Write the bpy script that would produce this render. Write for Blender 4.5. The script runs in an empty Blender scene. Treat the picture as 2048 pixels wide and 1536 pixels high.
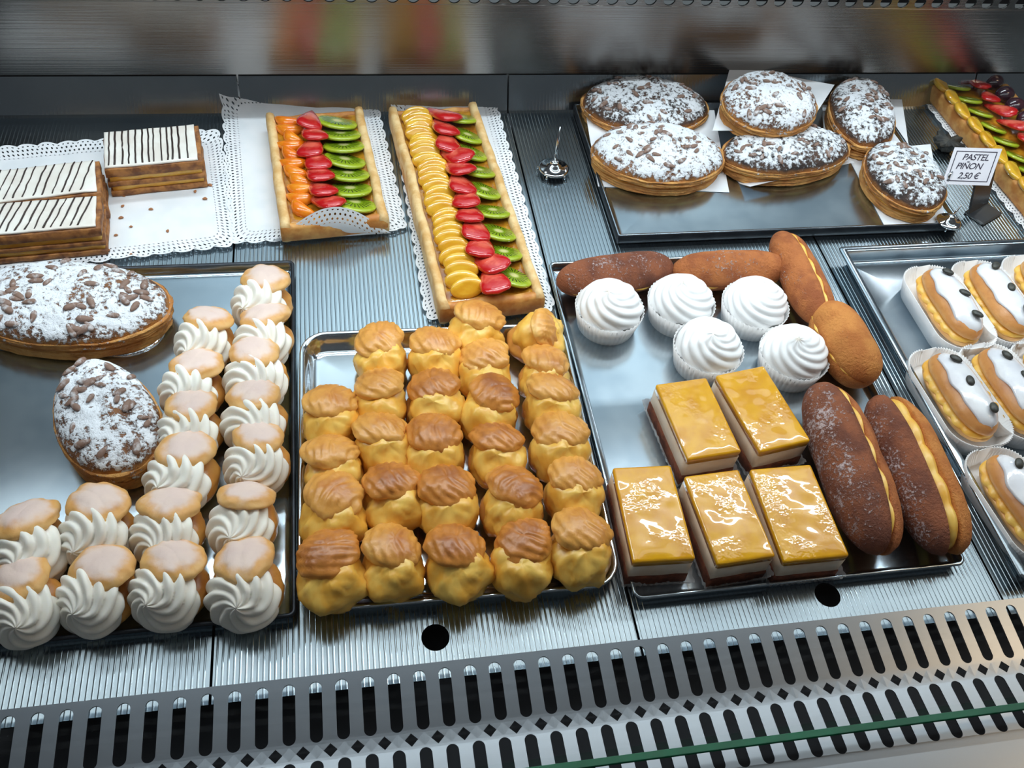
import bpy, math, random
from math import sin, cos, pi, sqrt, radians, atan2, hypot
from mathutils import Vector, Matrix, Euler, noise

scene = bpy.context.scene
COL = scene.collection
rnd = random.Random(7)

# ------------------------------------------------------------------ camera, world, lights, exposure
F_PX = 1830.0
CAM_H = 0.7916
CAM_ROT = Euler((0.68376, -0.09265, -0.15150), 'XYZ')
cam_data = bpy.data.cameras.new('camera')
cam_data.sensor_width = 36.0
cam_data.lens = 36.0 * F_PX / 2048.0
cam_data.clip_start = 0.01
cam = bpy.data.objects.new('camera', cam_data)
cam.location = (0, 0, CAM_H)
cam.rotation_euler = CAM_ROT
COL.objects.link(cam)
scene.camera = cam

world = bpy.data.worlds.new('shop')
scene.world = world
world.use_nodes = True
wn = world.node_tree.nodes
wn['Background'].inputs[0].default_value = (0.60, 0.62, 0.66, 1)
wn['Background'].inputs[1].default_value = 0.13


def area(name, loc, target, sx, sy, power, color, spin=0.0):
    d = bpy.data.lights.new(name, 'AREA')
    d.shape = 'RECTANGLE'
    d.size = sx
    d.size_y = sy
    d.energy = power
    d.color = color
    o = bpy.data.objects.new(name, d)
    o.location = loc
    q = (Vector(target) - Vector(loc)).to_track_quat('-Z', 'Y')
    o.rotation_euler = (q.to_matrix() @ Matrix.Rotation(spin, 3, 'Z')).to_euler()
    COL.objects.link(o)
    return o


# tube of the lamp canopy inside the case, two added fills, a tube behind the counter, a warm shop lamp
area('canopy_tube', (0.40, 0.76, 0.600), (0.40, 0.72, 0), 2.0, 0.022, 7.2, (0.87, 0.96, 1.0))
area('front_canopy_fill', (0.40, 0.57, 0.610), (0.40, 0.56, 0), 2.0, 0.10, 1.15, (0.88, 0.97, 1.0))  # weak wide fill added under the canopy to brighten the front strip
lamp = area('counter_tube', (1.50, 1.69, 0.86), (0.72, 0.81, 0), 0.50, 0.04, 1.2, (0.97, 0.98, 1.0))
lamp.rotation_euler = (0, 0, radians(39))
area('far_wall_fill', (0.4, 1.55, 1.75), (0.4, 2.3, 0.7), 1.8, 0.08, 34.0, (0.84, 0.95, 1.0))  # added unseen fill, lights the far wall that the steel floor mirrors
area('warm_shop_lamp', (1.80, 0.45, 1.5), (0.7, 0.3, 0), 0.45, 0.45, 4.5, (1.0, 0.72, 0.45))

vs = scene.view_settings
vs.view_transform = 'Standard'
vs.look = 'None'
vs.gamma = 1.0
vs.exposure = -0.08
vs.use_curve_mapping = False

CAM_M = CAM_ROT.to_matrix()


def at(px, py, z=0.0):
    """Point of the place at height z that lies under pixel (px, py) of the photograph."""
    d = CAM_M @ Vector(((px - 1024) / F_PX, -(py - 768) / F_PX, -1.0))
    t = (z - CAM_H) / d.z
    return Vector((d.x * t, d.y * t, z))


# ------------------------------------------------------------------ helpers
def srgb(c):
    return tuple(((v / 255) / 12.92 if v / 255 <= 0.04045 else ((v / 255 + 0.055) / 1.055) ** 2.4) for v in c) + (1.0,)


class NT:
    def __init__(self, name):
        self.m = bpy.data.materials.new(name)
        self.m.use_nodes = True
        self.t = self.m.node_tree
        self.b = self.t.nodes['Principled BSDF']
        self.co = None

    def n(self, typ, **kw):
        x = self.t.nodes.new(typ)
        for k, v in kw.items():
            setattr(x, k, v)
        return x

    def l(self, a, b):
        self.t.links.new(a, b)

    def coords(self):
        if self.co is None:
            self.co = self.n('ShaderNodeTexCoord')
            self.oi = self.n('ShaderNodeObjectInfo')
            self.w = self.math('MULTIPLY', self.oi.outputs['Random'], 37.0)
        return self.co.outputs['Object']

    def math(self, op, a, b=None, c=None, clamp=False):
        x = self.n('ShaderNodeMath', operation=op)
        x.use_clamp = clamp
        for i, v in enumerate((a, b, c)):
            if v is None:
                continue
            if isinstance(v, (int, float)):
                x.inputs[i].default_value = v
            else:
                self.l(v, x.inputs[i])
        return x.outputs[0]

    def noise(self, scale, detail=3.0, rough=0.55, stretch=None, dist=0.0):
        v = self.coords()
        if stretch:
            mp = self.n('ShaderNodeMapping')
            mp.inputs['Scale'].default_value = stretch
            self.l(v, mp.inputs[0])
            v = mp.outputs[0]
        x = self.n('ShaderNodeTexNoise', noise_dimensions='4D')
        x.inputs['Scale'].default_value = scale
        x.inputs['Detail'].default_value = detail
        x.inputs['Roughness'].default_value = rough
        x.inputs['Distortion'].default_value = dist
        self.l(v, x.inputs['Vector'])
        self.l(self.w, x.inputs['W'])
        return x.outputs['Fac']

    def step(self, v, lo, hi):
        x = self.n('ShaderNodeMapRange', interpolation_type='SMOOTHSTEP')
        x.inputs[1].default_value = lo
        x.inputs[2].default_value = hi
        self.l(v, x.inputs[0])
        return x.outputs[0]

    def mix(self, fac, a, b):
        x = self.n('ShaderNodeMix', data_type='RGBA')
        for i, v in ((0, fac), (6, a), (7, b)):
            if isinstance(v, tuple):
                x.inputs[i].default_value = v
            elif isinstance(v, (int, float)):
                x.inputs[i].default_value = v
            else:
                self.l(v, x.inputs[i])
        return x.outputs[2]

    def xyz(self):
        s = self.n('ShaderNodeSeparateXYZ')
        self.l(self.coords(), s.inputs[0])
        return s.outputs

    def base(self, c):
        if isinstance(c, tuple):
            self.b.inputs['Base Color'].default_value = c
        else:
            self.l(c, self.b.inputs['Base Color'])

    def bump(self, h, strength, dist):
        x = self.n('ShaderNodeBump')
        x.inputs['Strength'].default_value = strength
        x.inputs['Distance'].default_value = dist
        self.l(h, x.inputs['Height'])
        self.l(x.outputs[0], self.b.inputs['Normal'])
        self.l(x.outputs[0], self.b.inputs['Coat Normal'])

    def set(self, **kw):
        for k, v in kw.items():
            s = self.b.inputs[{'rough': 'Roughness', 'metal': 'Metallic', 'coat': 'Coat Weight', 'coat_rough': 'Coat Roughness',
                               'spec': 'Specular IOR Level', 'alpha': 'Alpha', 'sss': 'Subsurface Weight', 'ior': 'IOR'}[k]]
            if isinstance(v, (int, float)):
                s.default_value = v
            else:
                self.l(v, s)
        return self


def simple(name, c1, c2=None, scale=60, lo=0.35, hi=0.65, rough=0.5, metal=0.0, coat=0.0, coat_rough=0.08, spec=0.5,
           bump=0.0, bscale=150, bdist=0.001, stretch=None, sss=0.0):
    t = NT(name)
    if c2:
        t.base(t.mix(t.step(t.noise(scale, stretch=stretch), lo, hi), srgb(c1), srgb(c2)))
    else:
        t.base(srgb(c1))
    t.set(rough=rough, metal=metal, coat=coat, coat_rough=coat_rough, spec=spec)
    if sss:
        t.set(sss=sss)
        t.b.inputs['Subsurface Radius'].default_value = (0.01, 0.007, 0.004)
        t.b.inputs['Subsurface Scale'].default_value = 0.6
    if bump:
        t.bump(t.noise(bscale, stretch=stretch), bump, bdist)
    return t.m


MAT = {}
MAT['panel'] = simple('ribbed_steel', (176, 188, 194), (160, 173, 181), scale=6, rough=0.20, metal=1.0, bump=0.06, bscale=60, bdist=0.001, stretch=(1, 0.05, 1))
MAT['tray_grey'] = simple('dull_steel', (190, 202, 210), (164, 178, 188), scale=12, rough=0.20, metal=1.0, bump=0.05, bscale=40, bdist=0.001)
MAT['tray_bright'] = simple('polished_steel', (200, 206, 210), (184, 192, 198), scale=10, rough=0.14, metal=1.0, bump=0.03, bscale=30, bdist=0.001)
MAT['tray_dark'] = simple('dark_tray', (116, 128, 138), (96, 108, 118), scale=14, rough=0.36, metal=0.9, bump=0.05, bscale=50, bdist=0.001)
MAT['black_rim'] = simple('blackened_rim', (44, 48, 54), (60, 64, 70), scale=30, rough=0.4, metal=0.7)
MAT['grille'] = simple('brushed_steel', (172, 178, 184), (150, 158, 166), scale=5, rough=0.32, metal=1.0, bump=0.05, bscale=80, bdist=0.001, stretch=(0.04, 1, 1))
MAT['void'] = simple('duct_dark', (22, 26, 34), (30, 34, 42), scale=20, rough=0.7)
MAT['chrome'] = simple('chrome', (225, 228, 230), (205, 210, 214), scale=40, rough=0.08, metal=1.0)
MAT['foil'] = simple('silver_foil', (226, 228, 230), (196, 200, 206), scale=60, rough=0.16, metal=1.0, bump=0.5, bscale=120, bdist=0.003)


def wall_material():
    t = NT('brushed_wall_steel')
    t.base(t.mix(t.step(t.noise(5), 0.35, 0.65), srgb((150, 147, 144)), srgb((136, 134, 132))))
    t.set(rough=0.25, metal=1.0)
    t.bump(t.noise(900, 2.0, stretch=(0.004, 1, 1)), 0.35, 0.0006)
    return t.m


MAT['wall'] = wall_material()


def glass_material(tint, gloss):
    t = NT('shop_glass')
    tr = t.n('ShaderNodeBsdfTransparent')
    tr.inputs[0].default_value = tint
    gl = t.n('ShaderNodeBsdfGlossy')
    gl.inputs['Roughness'].default_value = 0.02
    fr = t.n('ShaderNodeFresnel')
    geo = t.n('ShaderNodeNewGeometry')
    # both faces of the pane behave as air to glass, since the ray is not bent inside
    t.l(t.math('ADD', 1.45, t.math('MULTIPLY', geo.outputs['Backfacing'], 1 / 1.45 - 1.45)), fr.inputs[0])
    mx = t.n('ShaderNodeMixShader')
    t.l(t.math('MULTIPLY', fr.outputs[0], gloss), mx.inputs[0])
    t.l(tr.outputs[0], mx.inputs[1])
    t.l(gl.outputs[0], mx.inputs[2])
    t.l(mx.outputs[0], t.t.nodes['Material Output'].inputs[0])
    return t.m


MAT['glass'] = glass_material((0.985, 0.99, 0.988, 1), 0.6)
MAT['glass_edge'] = simple('green_glass_edge', (8, 92, 60), (12, 108, 72), scale=30, rough=0.5, spec=0.1)

MAT['cream'] = simple('whipped_cream', (250, 246, 236), (244, 238, 226), scale=50, rough=0.5, bump=0.08, bscale=300, bdist=0.0006, sss=0.12)
MAT['paper'] = simple('white_paper', (236, 238, 242), (226, 230, 236), scale=30, rough=0.75, bump=0.15, bscale=50, bdist=0.001)
MAT['card'] = simple('white_card', (232, 230, 236), (224, 222, 230), scale=30, rough=0.6)
MAT['ink'] = simple('ink', (40, 34, 52), (58, 50, 70), scale=300, rough=0.6)
MAT['custard'] = simple('custard', (250, 204, 100), (242, 178, 66), scale=60, rough=0.38, coat=0.25, coat_rough=0.2, bump=0.2, bscale=120, bdist=0.001, sss=0.1)
MAT['pastry'] = simple('puff_pastry', (222, 166, 92), (190, 120, 52), scale=55, rough=0.55, bump=0.5, bscale=160, bdist=0.0015)
MAT['pastry_brown'] = simple('baked_puff_pastry', (176, 118, 62), (112, 66, 34), scale=80, rough=0.6, bump=0.6, bscale=180, bdist=0.002)
MAT['pastry_pale'] = simple('pale_puff_pastry', (236, 204, 148), (214, 166, 100), scale=60, rough=0.6, bump=0.5, bscale=140, bdist=0.0015)
MAT['icing'] = simple('fondant_icing', (244, 240, 232), (232, 224, 214), scale=40, rough=0.35, coat=0.2, coat_rough=0.2, bump=0.1, bscale=90, bdist=0.001)
MAT['choc'] = simple('chocolate', (44, 30, 28), (60, 42, 36), scale=80, rough=0.35)
MAT['glaze_white'] = simple('sugar_glaze', (240, 240, 242), (228, 228, 234), scale=50, rough=0.22, coat=0.7, coat_rough=0.08, bump=0.3, bscale=70, bdist=0.002)
MAT['bean'] = simple('dark_seed', (70, 70, 62), (46, 46, 42), scale=200, rough=0.45)
MAT['case_paper'] = simple('paper_case', (236, 234, 232), (224, 222, 222), scale=40, rough=0.7)
MAT['sponge'] = simple('chocolate_sponge', (132, 74, 50), (96, 50, 34), scale=120, rough=0.85, bump=0.6, bscale=300, bdist=0.0015)
MAT['mousse'] = simple('cream_mousse', (244, 226, 204), (236, 210, 182), scale=60, rough=0.5, bump=0.2, bscale=200, bdist=0.001)
MAT['nut'] = simple('toasted_nut', (134, 106, 92), (212, 210, 212), scale=190, lo=0.48, hi=0.72, rough=0.6)
MAT['mandarin'] = simple('mandarin', (250, 150, 28), (240, 120, 12), scale=90, rough=0.25, coat=0.9, coat_rough=0.06, bump=0.25, bscale=260, bdist=0.001)
MAT['peach'] = simple('peach', (236, 186, 52), (224, 160, 30), scale=60, rough=0.25, coat=0.9, coat_rough=0.06, bump=0.15, bscale=120, bdist=0.001)
MAT['grape'] = simple('dark_grape', (44, 22, 38), (70, 32, 44), scale=60, rough=0.2, coat=1.0, coat_rough=0.04)
MAT['jelly'] = simple('glazed_custard', (196, 140, 34), (150, 88, 24), scale=70, rough=0.2, coat=1.0, coat_rough=0.05, bump=0.3, bscale=90, bdist=0.002)
MAT['dark_paper'] = simple('dark_crumpled_paper', (70, 68, 62), (40, 42, 42), scale=90, rough=0.7, bump=0.6, bscale=200, bdist=0.002)
MAT['dark_plastic'] = simple('dark_plastic', (58, 58, 58), (44, 46, 50), scale=20, rough=0.25)
MAT['shop_floor'] = simple('shop_floor_tile', (84, 76, 70), (66, 60, 56), scale=3, rough=0.5)
MAT['canopy'] = simple('white_enamel', (214, 218, 220), (204, 208, 212), scale=4, rough=0.5)
MAT['shop_wall'] = simple('painted_wall', (196, 206, 210), (188, 198, 204), scale=2, rough=0.8)
MAT['crumb'] = simple('pastry_crumb', (176, 120, 80), (150, 96, 60), scale=200, rough=0.8)


def choux_material(name, pale, mid, brown, sugar, zlo, zhi):
    t = NT(name)
    z = t.xyz()[2]
    g = t.math('ADD', t.step(z, zlo, zhi), t.math('MULTIPLY', t.math('SUBTRACT', t.noise(45, 4), 0.5), 1.3))
    c = t.mix(t.step(g, 0.05, 0.6), srgb(pale), srgb(mid))
    c = t.mix(t.step(g, 0.6, 1.3), c, srgb(brown))
    c = t.mix(t.math('MULTIPLY', t.step(t.noise(160, 3), 0.5, 0.75), 0.35), c, srgb(brown))
    if sugar:
        s = t.math('ADD', t.math('MULTIPLY', t.step(z, zhi * 0.35, zhi), 0.65), t.math('MULTIPLY', t.noise(60, 5), 0.9))
        m = t.math('MULTIPLY', t.step(s, 0.46, 0.95), sugar)
        c = t.mix(m, c, srgb((232, 222, 222)))
    t.base(c)
    t.set(rough=0.5 if sugar else 0.38, coat=0.0 if sugar else 0.25, coat_rough=0.25)
    t.bump(t.noise(130, 4), 0.35, 0.0015)
    return t.m


MAT['shell_dusted'] = choux_material('dusted_choux', (226, 178, 110), (222, 164, 92), (196, 124, 60), 0.66, 0.0, 0.013)
MAT['shell_base'] = choux_material('choux_base', (240, 190, 104), (228, 164, 78), (196, 120, 50), 0.0, 0.0, 0.03)
MAT['lid_gold'] = choux_material('golden_choux', (240, 190, 104), (228, 162, 76), (188, 110, 44), 0.0, -0.008, 0.018)
MAT['lid_brown'] = choux_material('browned_choux', (232, 172, 84), (214, 138, 58), (158, 88, 38), 0.0, -0.008, 0.015)


def sugared(name, brown, dark, sugar_amt, zlo, zhi, fine=150, white=(236, 240, 246), gold=None):
    t = NT(name)
    z = t.xyz()[2]
    c = t.mix(t.step(t.noise(40, 4), 0.35, 0.65), srgb(brown), srgb(dark))
    if gold:
        c = t.mix(t.step(t.math('ADD', z, t.math('MULTIPLY', t.noise(70, 3), 0.008)), 0.004, 0.011), srgb(gold), c)
    s = t.math('ADD', t.math('MULTIPLY', t.step(z, zlo, zhi), 0.34),
               t.math('ADD', t.math('MULTIPLY', t.noise(fine, 4, 0.7), 1.1), t.math('MULTIPLY', t.noise(34, 2), 0.5)))
    m = t.step(s, 1.05 - sugar_amt, 1.19 - sugar_amt)
    t.base(t.mix(m, c, srgb(white)))
    t.set(rough=0.75)
    t.bump(t.math('ADD', t.noise(fine, 4, 0.65), t.math('MULTIPLY', m, 0.3)), 0.8, 0.004)
    return t.m


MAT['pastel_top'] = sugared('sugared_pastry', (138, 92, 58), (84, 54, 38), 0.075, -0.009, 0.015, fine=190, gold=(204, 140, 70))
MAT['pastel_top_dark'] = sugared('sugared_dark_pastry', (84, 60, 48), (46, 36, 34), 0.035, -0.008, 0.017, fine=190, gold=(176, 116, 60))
MAT['pastel_side'] = sugared('flaky_side', (222, 166, 94), (184, 120, 60), -0.16, 0.0, 0.02)
MAT['bun'] = sugared('sugared_bun', (196, 118, 62), (158, 86, 44), -0.16, -0.02, 0.03, fine=330, white=(214, 196, 190))
MAT['bun_dark'] = sugared('sugared_dark_bun', (154, 88, 54), (112, 60, 40), -0.08, -0.02, 0.03, fine=330, white=(206, 182, 180))
MAT['bun_plain'] = sugared('golden_bun', (214, 140, 68), (190, 112, 50), -0.24, -0.02, 0.03, fine=330, white=(220, 190, 160))


def glaze_yellow():
    t = NT('lemon_glaze')
    t.base(t.mix(t.step(t.noise(50), 0.3, 0.7), srgb((240, 176, 2)), srgb((222, 152, 2))))
    t.set(rough=0.25, coat=1.0, coat_rough=0.03)
    patch = t.step(t.noise(26, 1), 0.44, 0.60)
    t.bump(t.math('ADD', t.noise(34, 1), t.math('MULTIPLY', t.math('MULTIPLY', t.noise(210, 1), patch), 0.26)), 0.75, 0.0035)
    return t.m


MAT['lemon'] = glaze_yellow()


def strawberry_material():
    t = NT('strawberry')
    o = t.xyz()
    r = t.math('SQRT', t.math('ADD', t.math('POWER', t.math('DIVIDE', o[0], 0.011), 2.0), t.math('POWER', t.math('DIVIDE', o[1], 0.017), 2.0)))
    r = t.math('ADD', r, t.math('MULTIPLY', t.math('SUBTRACT', t.noise(150, 3), 0.5), 1.5))
    c = t.mix(t.step(r, 0.05, 0.85), srgb((236, 112, 88)), srgb((196, 18, 22)))
    t.base(c)
    t.set(rough=0.22, coat=0.9, coat_rough=0.05)
    t.bump(t.noise(280), 0.35, 0.001)
    return t.m


def kiwi_material():
    t = NT('kiwi')
    o = t.xyz()
    r = t.math('SQRT', t.math('ADD', t.math('POWER', o[0], 2.0), t.math('POWER', o[1], 2.0)))
    a = t.math('ARCTAN2', o[1], o[0])
    ray = t.math('MULTIPLY', t.math('ADD', t.math('SINE', t.math('MULTIPLY', a, 22.0)), 1.0), 0.5)
    c = t.mix(t.step(r, 0.002, 0.006), srgb((226, 222, 150)), srgb((128, 158, 26)))
    c = t.mix(t.step(r, 0.010, 0.019), c, srgb((168, 186, 40)))
    ring = t.math('MULTIPLY', t.step(r, 0.0062, 0.0072), t.math('SUBTRACT', 1.0, t.step(r, 0.0125, 0.0140)))
    sd = t.math('MULTIPLY', ring, t.step(ray, 0.72, 0.9))
    c = t.mix(sd, c, srgb((36, 34, 22)))
    t.base(c)
    t.set(rough=0.2, coat=0.9, coat_rough=0.05)
    t.bump(ray, 0.12, 0.0008)
    return t.m


MAT['strawberry'] = strawberry_material()
MAT['kiwi'] = kiwi_material()


def lace_material():
    t = NT('lace_paper')
    t.base(t.mix(t.step(t.noise(30), 0.35, 0.65), srgb((238, 240, 244)), srgb((228, 233, 238))))
    t.set(rough=0.75)
    uv = t.n('ShaderNodeUVMap')
    s = t.n('ShaderNodeSeparateXYZ')
    t.l(uv.outputs[0], s.inputs[0])
    p = 0.0062
    row = t.math('FLOOR', t.math('DIVIDE', s.outputs[1], p))
    u = t.math('SUBTRACT', t.math('FRACT', t.math('ADD', t.math('DIVIDE', s.outputs[0], p), t.math('MULTIPLY', row, 0.5))), 0.5)
    v = t.math('SUBTRACT', t.math('FRACT', t.math('DIVIDE', s.outputs[1], p)), 0.5)
    d = t.math('SQRT', t.math('ADD', t.math('POWER', t.math('MULTIPLY', u, 1.35), 2.0), t.math('POWER', v, 2.0)))
    hole = t.math('LESS_THAN', d, 0.27)
    band = t.math('MULTIPLY', t.math('GREATER_THAN', s.outputs[1], 0.0030), t.math('LESS_THAN', s.outputs[1], 0.0215))
    t.set(alpha=t.math('SUBTRACT', 1.0, t.math('MULTIPLY', hole, band)))
    t.bump(t.noise(60), 0.12, 0.001)
    return t.m


MAT['lace'] = lace_material()


def liner_material():
    t = NT('clear_liner')
    tr = t.n('ShaderNodeBsdfTransparent')
    tr.inputs[0].default_value = (0.95, 0.95, 0.95, 1)
    mx = t.n('ShaderNodeMixShader')
    mx.inputs[0].default_value = 0.55
    t.base(srgb((226, 222, 220)))
    t.set(rough=0.25)
    t.l(tr.outputs[0], mx.inputs[1])
    t.l(t.b.outputs[0], mx.inputs[2])
    t.l(mx.outputs[0], t.t.nodes['Material Output'].inputs[0])
    return t.m


MAT['liner'] = liner_material()


def me(name, V, Fc, mat, smooth=True, uv=None):
    m = bpy.data.meshes.new(name)
    m.from_pydata([tuple(v) for v in V], [], Fc)
    if smooth:
        m.polygons.foreach_set('use_smooth', [True] * len(m.polygons))
    if uv:
        l = m.uv_layers.new(name='UVMap')
        for lp in m.loops:
            l.data[lp.index].uv = uv[lp.vertex_index]
    m.materials.append(MAT[mat])
    m.update()
    return m


def ob(name, mesh, parent=None, loc=(0, 0, 0), rot=(0, 0, 0), scale=(1, 1, 1)):
    o = bpy.data.objects.new(name, mesh)
    COL.objects.link(o)
    o.location = loc
    o.rotation_euler = rot
    o.scale = scale
    if parent:
        o.parent = parent
    return o


def thing(name, label, cat, loc=(0, 0, 0), rz=0.0, group=None, rot=None):
    o = ob(name, None, None, loc, rot if rot else (0, 0, rz))
    o.empty_display_size = 0.02
    return tag(o, label, cat, group)


def tag(o, label, cat, group=None):
    o['label'] = label
    o['category'] = cat
    if group:
        o['group'] = group
    return o


def structure(o, label=None, cat=None):
    o['kind'] = 'structure'
    if label:
        o['label'] = label
    if cat:
        o['category'] = cat
    return o


def lathe_grid(rows, closed_top=True, closed_bottom=True):
    """rows: list of rings (same length lists of points). Quads between rings, fans at both ends."""
    n = len(rows[0])
    V, Fc = [], []
    for r in rows:
        V += r
    for i in range(len(rows) - 1):
        for j in range(n):
            k = (j + 1) % n
            Fc.append((i * n + j, (i + 1) * n + j, (i + 1) * n + k, i * n + k))
    if closed_top:
        c = sum((Vector(p) for p in rows[0]), Vector()) / n
        V.append(c)
        ci = len(V) - 1
        for j in range(n):
            Fc.append((ci, j, (j + 1) % n))
    if closed_bottom:
        c = sum((Vector(p) for p in rows[-1]), Vector()) / n
        V.append(c)
        ci = len(V) - 1
        b = (len(rows) - 1) * n
        for j in range(n):
            Fc.append((ci, b + (j + 1) % n, b + j))
    return V, Fc


def blob(fn, nu=32, nv=16):
    """Closed surface from fn(theta, phi) -> Vector, phi 0 (top) to pi (bottom)."""
    rows = []
    for i in range(nv + 1):
        ph = pi * (0.02 + 0.96 * i / nv)
        rows.append([fn(2 * pi * j / nu, ph) for j in range(nu)])
    return lathe_grid(rows)


def nz(x, y, z, s, seed=0):
    return noise.noise(Vector((x * s + seed * 7.3, y * s - seed * 3.1, z * s + seed * 1.7)))


def rounded_rect(hx, hy, r, k=6):
    r = max(min(r, hx * 0.999, hy * 0.999), 0.0002)
    pts = []
    for cx, cy, a0 in ((hx - r, hy - r, 0), (-hx + r, hy - r, 90), (-hx + r, -hy + r, 180), (hx - r, -hy + r, 270)):
        for i in range(k + 1):
            a = radians(a0 + 90 * i / k)
            pts.append((cx + r * cos(a), cy + r * sin(a)))
    return pts


def loft_rect(hx, hy, r, profile, k=6, top=True, bottom=True):
    """profile: list of (inset, z) from the middle of the upper face outwards and down to the underside."""
    rows = []
    for ins, z in profile:
        rows.append([Vector((x, y, z)) for x, y in rounded_rect(hx - ins, hy - ins, max(r - ins, 0.001), k)])
    return lathe_grid(rows, top, bottom)


def box_mesh(name, hx, hy, z0, z1, mat, bev=0.001):
    V, Fc = loft_rect(hx, hy, bev * 2, [(bev, z1), (bev * 0.3, z1 - bev * 0.3), (0, z1 - bev), (0, z0)], 2)
    return me(name, V, Fc, mat, False)


def fit4(pts, z):
    """bl, br, fr, fl pixels of a rectangle lying at height z -> centre, half width, half depth, yaw."""
    w = [at(px, py, z) for px, py in pts]
    c = (w[0] + w[1] + w[2] + w[3]) / 4
    ax = ((w[1] - w[0]) + (w[2] - w[3])) / 2
    ay = ((w[0] - w[3]) + (w[1] - w[2])) / 2
    return c, ax.length / 2, ay.length / 2, (atan2(ax.y, ax.x) + atan2(-ay.x, ay.y)) / 2


# ------------------------------------------------------------------ the display case
X0, X1 = -0.52, 1.38
SEAMS = [-0.90, -0.139, 0.2425, 0.6185, 1.0, 1.38]
Y_FRONT, Y_BACK = 0.3030, 1.143
HOLES = [(0.056, 0.3415), (0.4401, 0.3427), (-0.33, 0.3415), (0.81, 0.3427)]

floor = structure(ob('floor', None))
floor['label'] = 'ribbed stainless steel floor of the pastry display case'


def ribbed_panel(xa, xb):
    p = 0.005
    prof = []
    x = xa
    prof.append((xa, 0.0))
    k = math.ceil((xa + 0.001) / p)
    while k * p + 0.0012 < xb:
        c = k * p
        if c - 0.001 > xa:
            prof += [(c - 0.0010, 0.0), (c - 0.0005, 0.00028), (c, 0.00038), (c + 0.0005, 0.00028), (c + 0.0010, 0.0)]
        k += 1
    prof.append((xb, 0.0))
    ys = [Y_FRONT, Y_BACK - 0.004, Y_BACK + 0.001, Y_BACK + 0.0225]
    zs = [0.0, 0.0, 0.0016, 0.0465]
    V, Fc = [], []
    n = len(prof)
    for y, zz in zip(ys, zs):
        V += [(px, y, pz * (1 if zz == 0 else 0.3) + zz) for px, pz in prof]
    for y, zz in zip(ys, zs):
        V += [(px, y, zz - 0.0025) for px, pz in prof]
    R = len(ys)
    for i in range(R - 1):
        for j in range(n - 1):
            Fc.append((i * n + j, i * n + j + 1, (i + 1) * n + j + 1, (i + 1) * n + j))
            b = R * n
            Fc.append((b + i * n + j, b + (i + 1) * n + j, b + (i + 1) * n + j + 1, b + i * n + j + 1))
        b = R * n
        Fc.append((i * n, (i + 1) * n, b + (i + 1) * n, b + i * n))
        Fc.append((i * n + n - 1, b + i * n + n - 1, b + (i + 1) * n + n - 1, (i + 1) * n + n - 1))
    b = R * n
    for j in range(n - 1):
        Fc.append((j, b + j, b + j + 1, j + 1))
        t = (R - 1) * n
        Fc.append((t + j, t + j + 1, b + t + j + 1, b + t + j))
    return V, Fc


def cut_holes(o, holes, radius):
    cutters = []
    for hx, hy in holes:
        rows = [[Vector((hx + radius * cos(2 * pi * i / 40), hy + radius * sin(2 * pi * i / 40), z)) for i in range(40)] for z in (0.02, -0.02)]
        V, Fc = lathe_grid(rows)
        m = bpy.data.meshes.new('cutter')
        m.from_pydata([tuple(v) for v in V], [], Fc)
        c = ob('cutter', m)
        md = o.modifiers.new('hole', 'BOOLEAN')
        md.operation = 'DIFFERENCE'
        md.solver = 'EXACT'
        md.object = c
        cutters.append(c)
    bpy.context.view_layer.update()
    dg = bpy.context.evaluated_depsgraph_get()
    new = bpy.data.meshes.new_from_object(o.evaluated_get(dg))
    o.modifiers.clear()
    o.data = new
    for c in cutters:
        bpy.data.objects.remove(c)


for xa, xb in zip(SEAMS[:-1], SEAMS[1:]):
    V, Fc = ribbed_panel(xa + 0.0012, xb - 0.0012)
    pan = ob('panel', me('panel', V, Fc, 'panel', False), floor)
    hs = [h for h in HOLES if xa < h[0] < xb]
    if hs:
        cut_holes(pan, hs, 0.0128)

V, Fc = loft_rect((X1 - X0) / 2 + 0.1, 0.56, 0.01, [(0.01, -0.045), (0, -0.046), (0, -0.06)], 2)
structure(ob('trim_1', me('duct', V, Fc, 'void', False), None, ((X0 + X1) / 2, 0.65, 0)), 'dark cooling duct underneath the steel floor', 'duct')

# back wall with its row of air holes
WALL_Y = 1.1675


def holed_strip(xa, xb, z0, z1, pitch, rad, zc, y):
    """Vertical strip with a row of round holes, real openings."""
    V, Fc = [], []
    n = int((xb - xa) / pitch)
    k = 16
    for c in range(n):
        xl = xa + c * pitch
        xm = xl + pitch / 2
        b = len(V)
        inner, outer = [], []
        for i in range(k):
            a = 2 * pi * i / k + pi / k
            inner.append((xm + rad * cos(a), y, zc + rad * sin(a)))
            dx, dz = cos(a), sin(a)
            hx, hz = pitch / 2, ((z1 - zc) if dz > 0 else (zc - z0))
            s = min(hx / abs(dx) if abs(dx) > 1e-6 else 9, hz / abs(dz) if abs(dz) > 1e-6 else 9)
            outer.append((xm + dx * s, y, zc + dz * s))
        corners = [(xl + pitch, y, z1), (xl, y, z1), (xl, y, z0), (xl + pitch, y, z0)]
        V += inner + outer + corners + [(p[0], y + 0.003, p[2]) for p in inner]
        for i in range(k):
            j = (i + 1) % k
            Fc.append((b + i, b + j, b + k + j, b + k + i))
            Fc.append((b + i, b + 2 * k + 4 + i, b + 2 * k + 4 + j, b + j))
        for ci, (cx, cy, cz) in enumerate(corners):
            best = None
            for i in range(k):
                j = (i + 1) % k
                p, q = outer[i], outer[j]
                if abs(p[0] - cx) < 1e-9 and abs(q[2] - cz) < 1e-9 or abs(p[2] - cz) < 1e-9 and abs(q[0] - cx) < 1e-9:
                    best = (i, j)
            if best:
                Fc.append((b + k + best[0], b + k + best[1], b + 2 * k + ci))
    return V, Fc


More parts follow.
